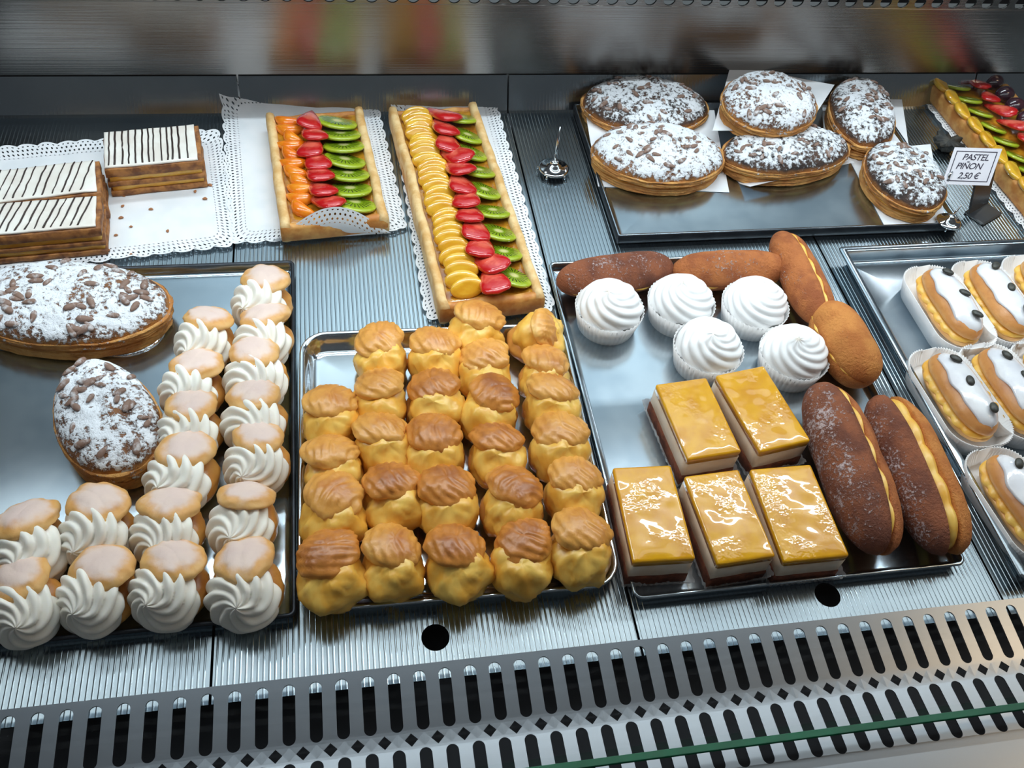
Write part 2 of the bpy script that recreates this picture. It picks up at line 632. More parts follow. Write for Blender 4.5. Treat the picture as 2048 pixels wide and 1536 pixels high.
WALL_TOP = 0.1530
wall = structure(ob('wall_back', None), 'brushed steel back wall of the display case')
V, Fc = loft_rect((X1 - X0) / 2 + 0.3, 0.003, 0.001, [(0.0005, WALL_TOP), (0, WALL_TOP - 0.0005), (0, -0.02)], 2)
ob('sheet', me('wall_sheet', V, Fc, 'wall', False), wall, ((X0 + X1) / 2, WALL_Y + 0.003, 0))
V, Fc = holed_strip(-0.9, 1.7, WALL_TOP, WALL_TOP + 0.022, 0.0275, 0.0088, WALL_TOP + 0.0100, WALL_Y)
ob('perforated_strip', me('perforated_strip', V, Fc, 'wall', False), wall)
ob('duct_backing', box_mesh('duct_backing', 1.3, 0.003, WALL_TOP, WALL_TOP + 0.022, 'void'), wall, (0.4, WALL_Y + 0.02, 0))

V, Fc = loft_rect(4.0, 4.0, 0.01, [(0.01, 0.0), (0, -0.01), (0, -0.05)], 2)
structure(ob('floor', me('shop_floor', V, Fc, 'shop_floor', False), None, (0.4, 0.0, -0.95)), 'dark tiled shop floor far below the display case', 'floor')
V, Fc = loft_rect(1.35, 0.02, 0.004, [(0.004, 0.0), (0, -0.004), (0, -0.9)], 2)
structure(ob('wall_front', me('case_front', V, Fc, 'dark_plastic', False), None, (0.4, 0.10, 0.024)), 'dark front panel of the display case below the glass', 'panel')

# lamp canopy over the pastries (above the picture): shelf, back skirt and front lip
canopy = structure(ob('ceiling', None, None, (0.4, 0, 0)), 'lamp canopy over the pastries inside the case')
for nm, y0, y1, z0, z1 in (('shelf', 0.47, 0.85, 0.645, 0.660), ('back_skirt', 0.842, 0.846, 0.465, 0.650), ('front_lip', 0.47, 0.474, 0.600, 0.650)):
    V, Fc = loft_rect(1.05, (y1 - y0) / 2, 0.001, [(0.0005, z1), (0, z1 - 0.0005), (0, z0)], 2)
    ob(nm, me(nm, V, Fc, 'canopy', False), canopy, (0, (y0 + y1) / 2, 0))

V, Fc = loft_rect(2.6, 0.02, 0.002, [(0.002, 2.4), (0, 2.398), (0, -0.9)], 2)
structure(ob('wall_far', me('shop_wall', V, Fc, 'shop_wall', False), None, (0.4, 2.1, 0)), 'pale shop wall behind the counter', 'wall')

# front air grille: slots, diamonds, slots, with a bend along the diamonds
PITCH = 0.02205
GX0 = 0.0487 - PITCH * 20.5


def grille_profile(y):
    # plate height along the depth axis: dips from the back lip to a soft valley, then rises to the glass
    y_r, z_r = 0.2505, 0.0090
    if y > y_r:
        return 0.0150 + (0.3125 - y) / (0.3125 - y_r) * (z_r - 0.0150)
    return z_r + 0.09 * (y_r - y)


def grille_z(y):
    s = 0
    for d in (-0.008, -0.004, 0, 0.004, 0.008):
        s += grille_profile(y + d)
    return s / 5 if y < 0.304 else grille_profile(y)


def grille_mesh():
    import bmesh
    bm = bmesh.new()
    cache = {}

    def vert(x, y, lo=False):
        key = (round(x, 6), round(y, 6), lo)
        if key not in cache:
            cache[key] = bm.verts.new((x, y, grille_z(y) - (0.0016 if lo else 0)))
        return cache[key]

    def face(pts):
        try:
            bm.faces.new([vert(*p) for p in pts])
        except ValueError:
            pass
        try:
            bm.faces.new([vert(p[0], p[1], True) for p in reversed(pts)])
        except ValueError:
            pass

    def wallq(a, b):
        try:
            bm.faces.new([vert(*a), vert(*b), vert(b[0], b[1], True), vert(a[0], a[1], True)])
        except ValueError:
            pass

    w = 0.0053
    K = 8

    def slot_cell(xc, ya, yb, ylo, yhi):
        # half-plates left and right of a slot whose rounded ends are at ya (near) and yb (far)
        for s in (-1, 1):
            xo = xc + s * PITCH / 2
            curve = []
            for i in range(K + 1):
                a = pi / 2 * i / K
                curve.append((xc + s * w * sin(a), ya + w - w * cos(a)))
            mids = [ya + w + (yb - ya - 2 * w) * i / 8 for i in range(1, 8)]
            curve += [(xc + s * w, y) for y in mids]
            for i in range(K + 1):
                a = pi / 2 * i / K
                curve.append((xc + s * w * cos(a), yb - w + w * sin(a)))
            for i in range(len(curve) - 1):
                p, q = curve[i], curve[i + 1]
                face([p, q, (xo, q[1]), (xo, p[1])] if s > 0 else [q, p, (xo, p[1]), (xo, q[1])])
                wallq(p, q) if s < 0 else wallq(q, p)
            face([(xc, ylo), (xc, ya), (xo, ya), (xo, ylo)] if s > 0 else [(xc, ya), (xc, ylo), (xo, ylo), (xo, ya)])
            face([(xc, yb), (xc, yhi), (xo, yhi), (xo, yb)] if s > 0 else [(xc, yhi), (xc, yb), (xo, yb), (xo, yhi)])

    r1a, r1b = 0.2575, 0.3070
    r2a, r2b = 0.1925, 0.2430
    yd, hd = 0.2503, 0.0056
    for c in range(64):
        xc = GX0 + c * PITCH
        slot_cell(xc, r1a, r1b, r1a - 0.0017, 0.3125)
        slot_cell(xc, r2a, r2b, 0.1880, r2b + 0.0017)
        # diamond strip: centred on the cell boundaries
        yl, yh = r2b + 0.0017, r1a - 0.0017
        for s in (-1, 1):
            xd = xc + s * PITCH / 2
            e = (xd - s * hd, yd)
            A, B = (xc, yl), (xc, yh)
            P, Q = (xd, yl), (xd, yh)
            quads = [[A, P, (xd, yl)], [A, (xd, yl), e], [A, e, B], [B, e, (xd, yh)]]
            for qd in quads[1:]:
                face(qd if s > 0 else list(reversed(qd)))
            wallq((xd, yl), e) if s > 0 else wallq(e, (xd, yl))
            wallq(e, (xd, yh)) if s > 0 else wallq((xd, yh), e)
    # plain margin in front
    for c in range(64):
        xa = GX0 + (c - 0.5) * PITCH
        ysm = [0.1880, 0.16, 0.12]
        for i in range(2):
            face([(xa, ysm[i + 1]), (xa + PITCH / 2, ysm[i + 1]), (xa + PITCH / 2, ysm[i]), (xa, ysm[i])])
            face([(xa + PITCH / 2, ysm[i + 1]), (xa + PITCH, ysm[i + 1]), (xa + PITCH, ysm[i]), (xa + PITCH / 2, ysm[i])])
        for sgn in (0, 1):
            a, b = xa + sgn * PITCH / 2, xa + (sgn + 1) * PITCH / 2
            wallq((b, 0.3125), (a, 0.3125))
    m = bpy.data.meshes.new('vent_grille')
    bmesh.ops.recalc_face_normals(bm, faces=bm.faces)
    bm.to_mesh(m)
    bm.free()
    m.materials.append(MAT['grille'])
    return m


tag(ob('vent_grille', grille_mesh()), 'long perforated steel air grille with slots and diamonds along the case front', 'grille')

# front glass pane standing over the grille, leaning back a little
win = structure(ob('window_1', None, None, (0.4, 0.2065, 0.031), (radians(-8), 0, 0)), 'clear glass front of the display case with a green lower edge')
ob('glass_pane', box_mesh('glass_pane', 1.3, 0.003, 0.0035, 0.80, 'glass', 0.0002), win)
V, Fc = loft_rect(1.3, 0.0031, 0.001, [(0.0008, 0.0034), (0.0002, 0.0032), (0, 0.0028), (0, 0.0006), (0.0004, 0)], 2)
ob('glass_edge', me('glass_edge', V, Fc, 'glass_edge', False), win)


# ------------------------------------------------------------------ trays
def tray(label, pts, z, mat, r, profile, group='steel display trays', rim=None, z0=0.0007):
    c, hx, hy, yaw = fit4(pts, z)
    t = thing('serving_tray', label, 'tray', (c.x, c.y, z0), yaw, group)
    V, Fc = loft_rect(hx, hy, r, profile)
    ob('pan', me('pan', V, Fc, mat, True), t)
    if rim:
        V, Fc = loft_rect(hx, hy, r, rim[1], top=False, bottom=False)
        ob('rim', me('rim', V, Fc, rim[0], True), t)
    return t


def world_rect(x0, x1, y0, y1):
    return (x0 + x1) / 2, (y0 + y1) / 2, (x1 - x0) / 2, (y1 - y0) / 2


def tray_w(label, rect, yaw, mat, r, profile, rim=None, z0=0.0007):
    cx, cy, hx, hy = world_rect(*rect)
    t = thing('serving_tray', label, 'tray', (cx, cy, z0), yaw, 'steel display trays')
    V, Fc = loft_rect(hx, hy, r, profile)
    ob('pan', me('pan', V, Fc, mat, True), t)
    if rim:
        V, Fc = loft_rect(hx, hy, r, rim[1], top=False, bottom=False)
        ob('rim', me('rim', V, Fc, rim[0], True), t)
    return t


FLATP = [(0.030, 0.0022), (0.012, 0.0022), (0.0075, 0.0026), (0.006, 0.006), (0.0045, 0.0125), (0.003, 0.0135), (0.001, 0.0130), (0.0006, 0.0115),
         (0.003, 0.011), (0.005, 0.004), (0.007, 0.0003), (0.03, 0.0)]
RIMP = [(0.0044, 0.0128), (0.0030, 0.0142), (0.0008, 0.0138), (0, 0.0125), (0.0008, 0.0110), (0.0034, 0.0108)]
tray_w('dull grey tray holding cream puffs and two sugared pasties on the left', (-0.520, -0.0655, 0.3685, 0.828), 0.0, 'tray_grey', 0.008, FLATP, ('black_rim', RIMP))

SHINY = [(0.05, 0.0020), (0.022, 0.0020), (0.018, 0.0024), (0.014, 0.0045), (0.009, 0.0120), (0.006, 0.0170), (0.004, 0.0190), (0.002, 0.0198), (0.0006, 0.0194), (0, 0.0180),
         (0.001, 0.0172), (0.003, 0.0170), (0.007, 0.0115), (0.012, 0.0042), (0.018, 0.0005), (0.05, 0.0)]
tray_w('shiny round-cornered steel tray full of golden custard puffs', (-0.0625, 0.2375, 0.3665, 0.703), radians(-0.8), 'tray_bright', 0.030, SHINY)

tray_w('dull steel tray under the meringue cups, yellow cakes and sugared buns', (0.2420, 0.590, 0.352, 0.810), radians(0.3), 'tray_grey', 0.010, FLATP)

DEEP = [(0.05, 0.0022), (0.016, 0.0022), (0.0135, 0.0030), (0.0125, 0.006), (0.010, 0.0185), (0.0085, 0.0200), (0.003, 0.0200), (0.0008, 0.0196), (0, 0.0180), (0.0006, 0.0165),
        (0.0015, 0.0180), (0.0085, 0.0186), (0.0115, 0.0050), (0.0135, 0.0003), (0.05, 0.0)]
tray_w('wide rimmed steel tray holding white glazed eclairs at the right', (0.632, 1.06, 0.331, 0.812), radians(0.6), 'tray_grey', 0.006, DEEP)

UPP = [(0.05, 0.0100), (0.010, 0.0100), (0.006, 0.0104), (0.0045, 0.0130), (0.0030, 0.0152), (0.0010, 0.0152), (0.0, 0.0140), (0.0008, 0.006), (0.004, 0.0045), (0.05, 0.004)]
UPR = [(0.0012, 0.0154), (0.0002, 0.0152), (-0.0004, 0.0135), (-0.0002, 0.0055), (0.002, 0.0)]
tray_w('flat dark-edged tray of sugared pine nut pasties at the back right', (0.340, 0.832, 0.850, 1.140), radians(0.3), 'tray_grey', 0.004, UPP, ('black_rim', UPR))
TR5 = 0.0112


# ------------------------------------------------------------------ piped cream, choux shells
def rosette(R, Hh, n, twist, amp, seed, tip=0.25, under=1.9, nu=108, nv=26):
    rows = []
    for i in range(nv + 1):
        t = 0.015 + 0.985 * i / nv
        row = []
        for j in range(nu):
            th = 2 * pi * j / nu
            ph = t * under
            r = R * sin(min(ph, 1.7)) ** 0.85 * (1.0 if ph < 1.7 else 1 - (ph - 1.7) * 0.8)
            z = Hh * cos(ph)
            f = 0.30 + 0.70 * abs(cos(0.5 * n * (th + twist * (1 - t) ** 1.3)))
            k = 1 + amp * (f - 0.75) * min(1.0, t * 3.0 + 0.15)
            k *= 1 + 0.05 * nz(cos(th) * 2, sin(th) * 2, t * 2, 1.0, seed)
            zz = z * k + (tip * Hh * max(0, 1 - t * 4.5) ** 1.5)
            ox = R * 0.16 * max(0, 1 - t * 2.6)
            row.append(Vector((r * k * cos(th) + ox, r * k * sin(th), zz)))
        rows.append(row)
    return lathe_grid(rows)


def choux_lid(R, ht, hb, seed, ridge=0.1, lam=0.30, nu=56, nv=24):
    br = seed * 1.1

    def fn(th, ph):
        x, y = sin(ph) * cos(th), sin(ph) * sin(th)
        z = cos(ph)
        rr = R * (1 + 0.09 * nz(cos(th), sin(th), 0, 1.3, seed) + 0.03 * nz(cos(th), sin(th), 0, 5, seed))
        u = x * cos(br * 0.2) + y * sin(br * 0.2)
        v = -x * sin(br * 0.2) + y * cos(br * 0.2)
        s = v + 0.38 * u * u + 0.12 * nz(x, y, z, 1.5, seed + 3)
        k = 1.0
        if z > -0.1:
            f = abs(sin(pi * s / lam))
            k += ridge * (f - 0.6) * min(1, (z + 0.1) * 2.2)
        k += 0.07 * nz(x, y, z, 2.2, seed) + 0.02 * nz(x, y, z, 7, seed)
        return Vector((rr * x * k, rr * y * k, (ht if z > 0 else hb) * z * k))
    return blob(fn, nu, nv)


def choux_base(R, h, seed, nu=40, nv=16):
    def fn(th, ph):
        x, y, z = sin(ph) * cos(th), sin(ph) * sin(th), cos(ph)
        k = 1 + 0.08 * nz(x, y, z, 2, seed) + 0.035 * nz(x, y, z, 6, seed)
        e = 0.75
        rr = R * (abs(sin(ph)) ** (e - 1) if sin(ph) > 0.05 else 1)
        return Vector((rr * x * k, rr * y * k, max(0.0, h * 0.5 + h * 0.5 * z * k)))
    return blob(fn, nu, nv)


def custard_blob(R, h, seed, nu=40, nv=20):
    def fn(th, ph):
        x, y, z = sin(ph) * cos(th), sin(ph) * sin(th), cos(ph)
        k = 1 + 0.20 * nz(x, y, z, 1.7, seed) + 0.16 * (0.35 - abs(nz(x, y, z, 3.2, seed + 5))) + 0.05 * nz(x, y, z, 8, seed)
        d = Vector((x, y, z)).dot(Vector((-0.2, -0.8, 0.55)).normalized())
        k += 0.14 * max(0, d - 0.93) / 0.07
        return Vector((R * x * k, R * y * k, h * z * k))
    return blob(fn, nu, nv)


ROS = [me('cream_swirl', *rosette(0.0305, 0.0220, 9, 1.9 + 0.2 * s, 0.25, s), 'cream') for s in range(4)]
LIDS = [me('dusted_lid', *choux_lid(0.0285, 0.0120, 0.006, s, 0.05, 0.6), 'shell_dusted') for s in range(5)]
BASES = [me('choux_base', *choux_base(0.0315, 0.032, s), 'shell_base') for s in range(3)]
CLIDS = [me('choux_lid', *choux_lid(0.0270, 0.0135, 0.008, s + 20, 0.11, 0.27), 'lid_brown' if s % 2 else 'lid_gold') for s in range(6)]
CUST = [me('custard_filling', *custard_blob(0.0272, 0.0225, s), 'custard') for s in range(5)]
CBASE = [me('custard_puff_base', *choux_base(0.0285, 0.030, s + 9), 'shell_base') for s in range(3)]


def align(d, spin=0.0):
    q = Vector(d).to_track_quat('Z', 'Y')
    return (q.to_matrix() @ Matrix.Rotation(spin, 3, 'Z')).to_euler()


def cream_puff(px, py, label, yaw=0.0, s=1.0, z=0.0029, lid_n=(0.05, 0.12, 0.99), ax=(-0.28, -0.74, 0.56), k=0):
    p = at(px, py, 0.030)
    t = thing('cream_puff', label, 'cream puff', (p.x, p.y, z), radians(yaw), 'cream puffs piped with white cream')
    t.scale = (s, s, s)
    ob('base_shell', BASES[k % 3], t, (0, 0, 0), (0, 0, rnd.uniform(0, 6)))
    ob('cream_swirl', ROS[k % 4], t, (-0.002, -0.0095, 0.0262), align(ax, rnd.uniform(0, 6)))
    ob('lid', LIDS[k % 5], t, (0.003, 0.0150, 0.0415), align(lid_n, rnd.uniform(0, 6)), (1.0, 0.88, 1))
    return t


CP = [  # px, py, yaw, label
    (525, 600, -8, 'cream puff at the far back corner of the left tray, highest of the right-hand column'),
    (528, 672, 4, 'cream puff second from the back in the column along the left tray edge'),
    (412, 678, -6, 'cream puff at the back of the inner column, nearest the large oval pasty'),
    (512, 750, 10, 'cream puff third from the back in the column along the left tray edge'),
    (386, 772, -10, 'cream puff second from the back in the inner column, cream mostly under its lid'),
    (508, 835, 8, 'cream puff fourth from the back in the column along the left tray edge'),
    (380, 855, 0, 'cream puff third from the back in the inner column, right of the small pasty'),
    (515, 918, 4, 'cream puff fifth from the back in the column along the left tray edge'),
    (365, 948, -8, 'cream puff fourth in the inner column, touching the front end of the small pasty'),
    (487, 1038, -4, 'cream puff with a wide round swirl, second from front at the left tray edge'),
    (196, 1058, 2, 'cream puff with a long dusted lid, second from the left in the second row'),
    (336, 1056, -4, 'cream puff with a curled cream tip, third from the left in the second row'),
    (62, 1090, 18, 'cream puff at the left picture edge in the second row from the front'),
    (48, 1205, 16, 'front-row cream puff cut off by the left picture edge'),
    (196, 1182, -14, 'front-row cream puff, second from the left, swirl facing the glass'),
    (340, 1172, -8, 'front-row cream puff, third from the left, with a domed golden lid'),
    (490, 1172, 6, 'front-row cream puff at the right front corner of the left tray'),
]
for i, (px, py, yw, lb) in enumerate(CP):
    axs = (-0.28, -0.74, 0.56)
    lid = (0.05 + rnd.uniform(-0.12, 0.12), 0.30 + rnd.uniform(-0.1, 0.12), 0.94)
    if i == 9:
        axs = (-0.15, -0.62, 0.76)
        lid = (0.1, 0.55, 0.8)
    cream_puff(px, py, lb, yw, 1.01 + rnd.uniform(-0.03, 0.04), lid_n=lid, ax=axs, k=i)

CQ = [
    (762, 712, 5, 0, 'custard puff at the back left of the shiny tray with pale swirled lid'),
    (870, 718, 0, 2, 'custard puff showing a big ball of custard, second in the back row'),
    (952, 665, -25, 0, 'custard puff at the back edge of the tray just in front of the long tart'),
    (1068, 672, 70, 4, 'custard puff at the back right corner, lid slipped off to the right'),
    (968, 745, -6, 2, 'custard puff with a spilling custard lip, third in the second row'),
    (1090, 752, -10, 4, 'custard puff with custard bulging to the right at the right tray edge'),
    (758, 802, -8, 0, 'custard puff with an open gaping lid, left end of the third row'),
    (868, 808, 4, 1, 'custard puff with a small browned cap, second in the third row'),
    (978, 822, -30, 3, 'custard puff with a dark brown tilted lid in the tray middle'),
    (1102, 812, -8, 4, 'custard puff with a striped glossy lid, third from the back at the right edge'),
    (665, 838, 4, 0, 'custard puff highest in the leftmost column of the shiny tray'),
    (765, 892, 10, 2, 'custard puff with a smooth small cap left of the tray middle'),
    (870, 905, 0, 3, 'custard puff with two open custard hollows in the tray middle'),
    (993, 910, -4, 5, 'custard puff with the darkest ridged lid right of the tray middle'),
    (1118, 900, -6, 4, 'custard puff fourth from the back along the right tray edge'),
    (668, 938, 14, 0, 'custard puff with diagonal lid stripes, second in the leftmost column'),
    (785, 1000, 6, 1, 'custard puff with a thin lifted brown cap in the second row from the front'),
    (897, 1010, 6, 3, 'custard puff with a crusty tilted brown lid, middle of the second front row'),
    (1025, 1012, -10, 1, 'custard puff with spiky custard, fourth in the second row from the front'),
    (1148, 985, -6, 4, 'custard puff fifth from the back along the right tray edge'),
    (668, 1030, -8, 2, 'custard puff with a folded pale lid, third in the leftmost column'),
    (1160, 1100, -6, 4, 'custard puff at the front right corner of the shiny tray'),
    (662, 1148, 4, 5, 'front-row custard puff at the left front corner of the shiny tray'),
    (785, 1130, -4, 4, 'front-row custard puff, second from the left, over a bowl-like base'),
    (915, 1130, 8, 3, 'front-row custard puff in the middle with a knobbly brown top'),
    (1043, 1122, -14, 1, 'front-row custard puff, fourth from the left, lid striped and slanting'),
]
for i, (px, py, yw, v, lb) in enumerate(CQ):
    p = at(px, py, 0.030)
    t = thing('custard_puff', lb, 'custard puff', (p.x, p.y, 0.0028), radians(yw), 'custard puffs on the shiny tray')
    s = 1.05 + rnd.uniform(-0.04, 0.05)
    t.scale = (s, s, s)
    ob('base_shell', CBASE[i % 3], t, (0, 0, 0), (0, 0, rnd.uniform(0, 6)))
    ob('custard', CUST[(i + v) % 5], t, (0, -0.0065, 0.0255), (radians(20), 0, rnd.uniform(-0.5, 0.5)))
    ln = (rnd.uniform(-0.18, 0.18), rnd.uniform(0.10, 0.42), 0.94)
    lp = (0.0, 0.0105, 0.0390)
    if i == 3:
        ln, lp = (0.1, -0.8, 0.6), (0.0, -0.0105, 0.037)
    ob('lid', CLIDS[v], t, lp, align(ln, rnd.uniform(-0.7, 0.7)), (1, 0.92, 1))


# ------------------------------------------------------------------ oval sugared pasties
def pastel_mesh(a, b, h, z0, z1, seed, layers, egg=0.0, mat='pastel_side', nu=64, nv=14, bulge=1.0):
    rows = []
    for i in range(nv + 1):
        t = i / nv
        z = z1 + (z0 - z1) * t
        row = []
        for j in range(nu):
            th = 2 * pi * j / nu
            k = bulge * (1 + 0.006 * sin(layers * 2 * pi * t + 4 * nz(cos(th), sin(th), 0, 2, seed)) + 0.035 * nz(cos(th), sin(th), t * 2, 3, seed) + 0.02 * nz(cos(th), sin(th), t * 3, 9, seed))
            if i == 0 or i == nv:
                k *= 0.93
            x = a * cos(th) * k
            y = b * sin(th) * k * (1 + egg * cos(th))
            row.append(Vector((x, y, z + 0.0012 * nz(x, y, 0, 60, seed))))
        rows.append(row)
    V, Fc = lathe_grid(rows)
    return me('pasty_layer', V, Fc, mat)


def dome_z(x, y, a, b, h, egg):
    yy = y / (1 + egg * x / a)
    q = (x / a) ** 2 + (yy / b) ** 2
    return h * max(0.0, 1 - q ** 1.35) ** 0.55


def dome_mesh(a, b, h, seed, egg, mat):
    rows = []
    for i in range(19):
        q = 0.03 + 0.97 * (i / 18) ** 0.8
        row = []
        for j in range(64):
            th = 2 * pi * j / 64
            w = 1 + 0.03 * nz(cos(th), sin(th), 0, 2, seed)
            x = a * q * cos(th)
            y = b * q * sin(th) * (1 + egg * q * cos(th))
            z = dome_z(x, y, a, b, h, egg) if i < 18 else 0
            z += (0.0026 * nz(x, y, 0, 90, seed) + 0.0016 * nz(x, y, 0, 200, seed)) * (1 if i < 17 else 0)
            row.append(Vector((x * w, y * w, z)))
        rows.append(row)
    rows.append([Vector((v.x * 0.95, v.y * 0.95, -0.003)) for v in rows[-1]])
    V, Fc = lathe_grid(rows)
    return me('sugared_top', V, Fc, mat)


def nut_mesh():
    def fn(th, ph):
        x, y, z = sin(ph) * cos(th), sin(ph) * sin(th), cos(ph)
        w = 1 - 0.3 * x
        return Vector((0.0062 * x, 0.0027 * y * w, 0.0019 * z * w))
    return me('pine_nut', *blob(fn, 10, 6), 'nut')


NUT = nut_mesh()


def pasty(label, p0, p1, width_px, zc, base_z, h_layer, h_dome, nuts, seed, egg=0.0, dark=False, tilt=(0, 0), group='sugared pine nut pasties', nut_s=1.0, board=False):
    A, B = at(*p0, zc), at(*p1, zc)
    c = (A + B) / 2
    a = (B - A).length / 2
    sc = (at((p0[0] + p1[0]) / 2 + 10, (p0[1] + p1[1]) / 2, zc) - c).length / 10
    b = width_px if width_px < 1 else width_px * sc / 2
    yaw = atan2(B.y - A.y, B.x - A.x)
    t = thing('sugared_pasty', label, 'pasty', (c.x, c.y, base_z), 0, group, rot=(tilt[0], tilt[1], yaw))
    r = random.Random(seed)
    z = 0.0
    if board:
        V, Fc = loft_rect(a * 0.93, b * 0.80, b * 0.7, [(0.01, 0.0012), (0, 0.001), (0, 0.0)])
        V = [Vector((v[0], v[1], v[2] + 0.0012 * max(0, nz(v[0], v[1], 0, 40, seed)))) for v in V]
        ob('foil_board', me('foil_board', V, Fc, 'foil'), t)['label'] = 'shiny silver foil board'
        z = 0.0016
    hl = h_layer
    ob('bottom_pastry', pastel_mesh(a * 0.96, b * 0.96, 0, z, z + hl * 0.5, seed, 2.5, egg), t)
    ob('filling', pastel_mesh(a * 0.93, b * 0.93, 0, z + hl * 0.44, z + hl * 0.66, seed + 1, 1, egg, 'custard'), t)
    ob('top_pastry', pastel_mesh(a, b, 0, z + hl * 0.62, z + hl * 1.04, seed + 2, 2, egg), t)
    ob('sugared_top', dome_mesh(a * 0.985, b * 0.985, h_dome, seed, egg, 'pastel_top_dark' if dark else 'pastel_top'), t, (0, 0, z + hl))
    n = 0
    while n < nuts:
        x, y = r.uniform(-0.9, 0.9) * a, r.uniform(-0.9, 0.9) * b
        if (x / a) ** 2 + (y / b / (1 + egg * x / a)) ** 2 > 0.72:
            continue
        e = 0.002
        z1 = dome_z(x, y, a, b, h_dome, egg)
        nx = (z1 - dome_z(x + e, y, a, b, h_dome, egg)) / e
        ny = (z1 - dome_z(x, y + e, a, b, h_dome, egg)) / e
        q = nut_s * r.uniform(0.9, 1.4)
        ob('pine_nut', NUT, t, (x, y, z + hl + z1 + 0.0006), align((nx, ny, 1), r.uniform(0, 6.28)), (q, q, q))
        n += 1
    return t


pasty('very large oval sugared pasty on silver foil at the left picture edge', (-75, 596), (342, 622), 0.062, 0.028, 0.0026, 0.026, 0.022, 46, 3, 0.0, False, nut_s=1.15, board=True)
pasty('egg-shaped sugared pasty lying alone in the middle of the left tray', (158, 718), (262, 938), 0.0475, 0.040, 0.0026, 0.030, 0.024, 26, 5, 0.14, False, board=True, nut_s=1.1)
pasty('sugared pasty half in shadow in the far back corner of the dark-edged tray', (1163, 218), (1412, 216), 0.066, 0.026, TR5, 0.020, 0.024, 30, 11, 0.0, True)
pasty('sugared pasty on a square of paper at the left front of the dark-edged tray', (1184, 308), (1446, 312), 0.064, 0.034, TR5 + 0.0012, 0.024, 0.022, 34, 12, 0.0, False)
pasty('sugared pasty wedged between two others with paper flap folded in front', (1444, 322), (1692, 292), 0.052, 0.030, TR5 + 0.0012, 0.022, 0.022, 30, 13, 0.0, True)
pasty('sugared pasty piled on top of the others with its own paper', (1450, 205), (1628, 190), 0.060, 0.078, 0.0500, 0.024, 0.022, 26, 14, 0.0, False, tilt=(radians(8), radians(-2)))
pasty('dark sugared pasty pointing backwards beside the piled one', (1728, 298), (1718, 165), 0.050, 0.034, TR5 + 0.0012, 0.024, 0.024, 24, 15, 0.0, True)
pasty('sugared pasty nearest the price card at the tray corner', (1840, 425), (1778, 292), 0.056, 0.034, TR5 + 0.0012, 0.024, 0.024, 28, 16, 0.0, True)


# paper sheets under the pasties
def sheet(label, pts, zs, seed, mat='paper', amp=0.0012, fold=None):
    w = [at(px, py, z) for (px, py), z in zip(pts, zs)]
    c = sum(w, Vector()) / 4
    n = 14
    V, Fc = [], []
    for side in (0, -0.0004):
        for i in range(n + 1):
            for j in range(n + 1):
                u, v = i / n, j / n
                p = w[0] * (1 - u) * (1 - v) + w[1] * u * (1 - v) + w[2] * u * v + w[3] * (1 - u) * v
                z = p.z + amp * (1 + nz(p.x, p.y, 0, 22, seed)) + side
                if fold and v > fold[0]:
                    z += fold[1] * (v - fold[0]) / (1 - fold[0])
                V.append(Vector((p.x, p.y, z)) - c)
    m = (n + 1) ** 2
    for i in range(n):
        for j in range(n):
            a = i * (n + 1) + j
            q = (a, a + 1, a + n + 2, a + n + 1)
            Fc.append(q[::-1])
            Fc.append(tuple(m + k for k in q))
    o = ob('paper_sheet', me('paper_sheet', V, Fc, mat), None, c)
    return tag(o, label, 'paper', 'paper sheets under the pasties')


T0 = TR5 - 0.0008
sheet('square of white paper under the left front pasty of the dark-edged tray', [(1170, 222), (1428, 222), (1458, 386), (1196, 374)], [0.022, 0.022, T0, T0], 1)
sheet('white paper lying under the topmost piled pasty', [(1462, 128), (1668, 172), (1610, 262), (1425, 262)], [0.052, 0.050, 0.048, 0.048], 2)
sheet('white paper under the wedged pasty with its front edge turned up', [(1440, 322), (1690, 280), (1702, 340), (1495, 388)], [T0, T0, T0, T0], 3, fold=(0.7, 0.012))
sheet('narrow white paper under the dark pasty pointing backwards', [(1642, 190), (1800, 178), (1822, 330), (1650, 300)], [T0, T0, T0, T0], 4)
sheet('white paper under the pasty beside the price card', [(1690, 305), (1860, 290), (1892, 448), (1768, 452)], [T0, T0, T0, T0], 5)


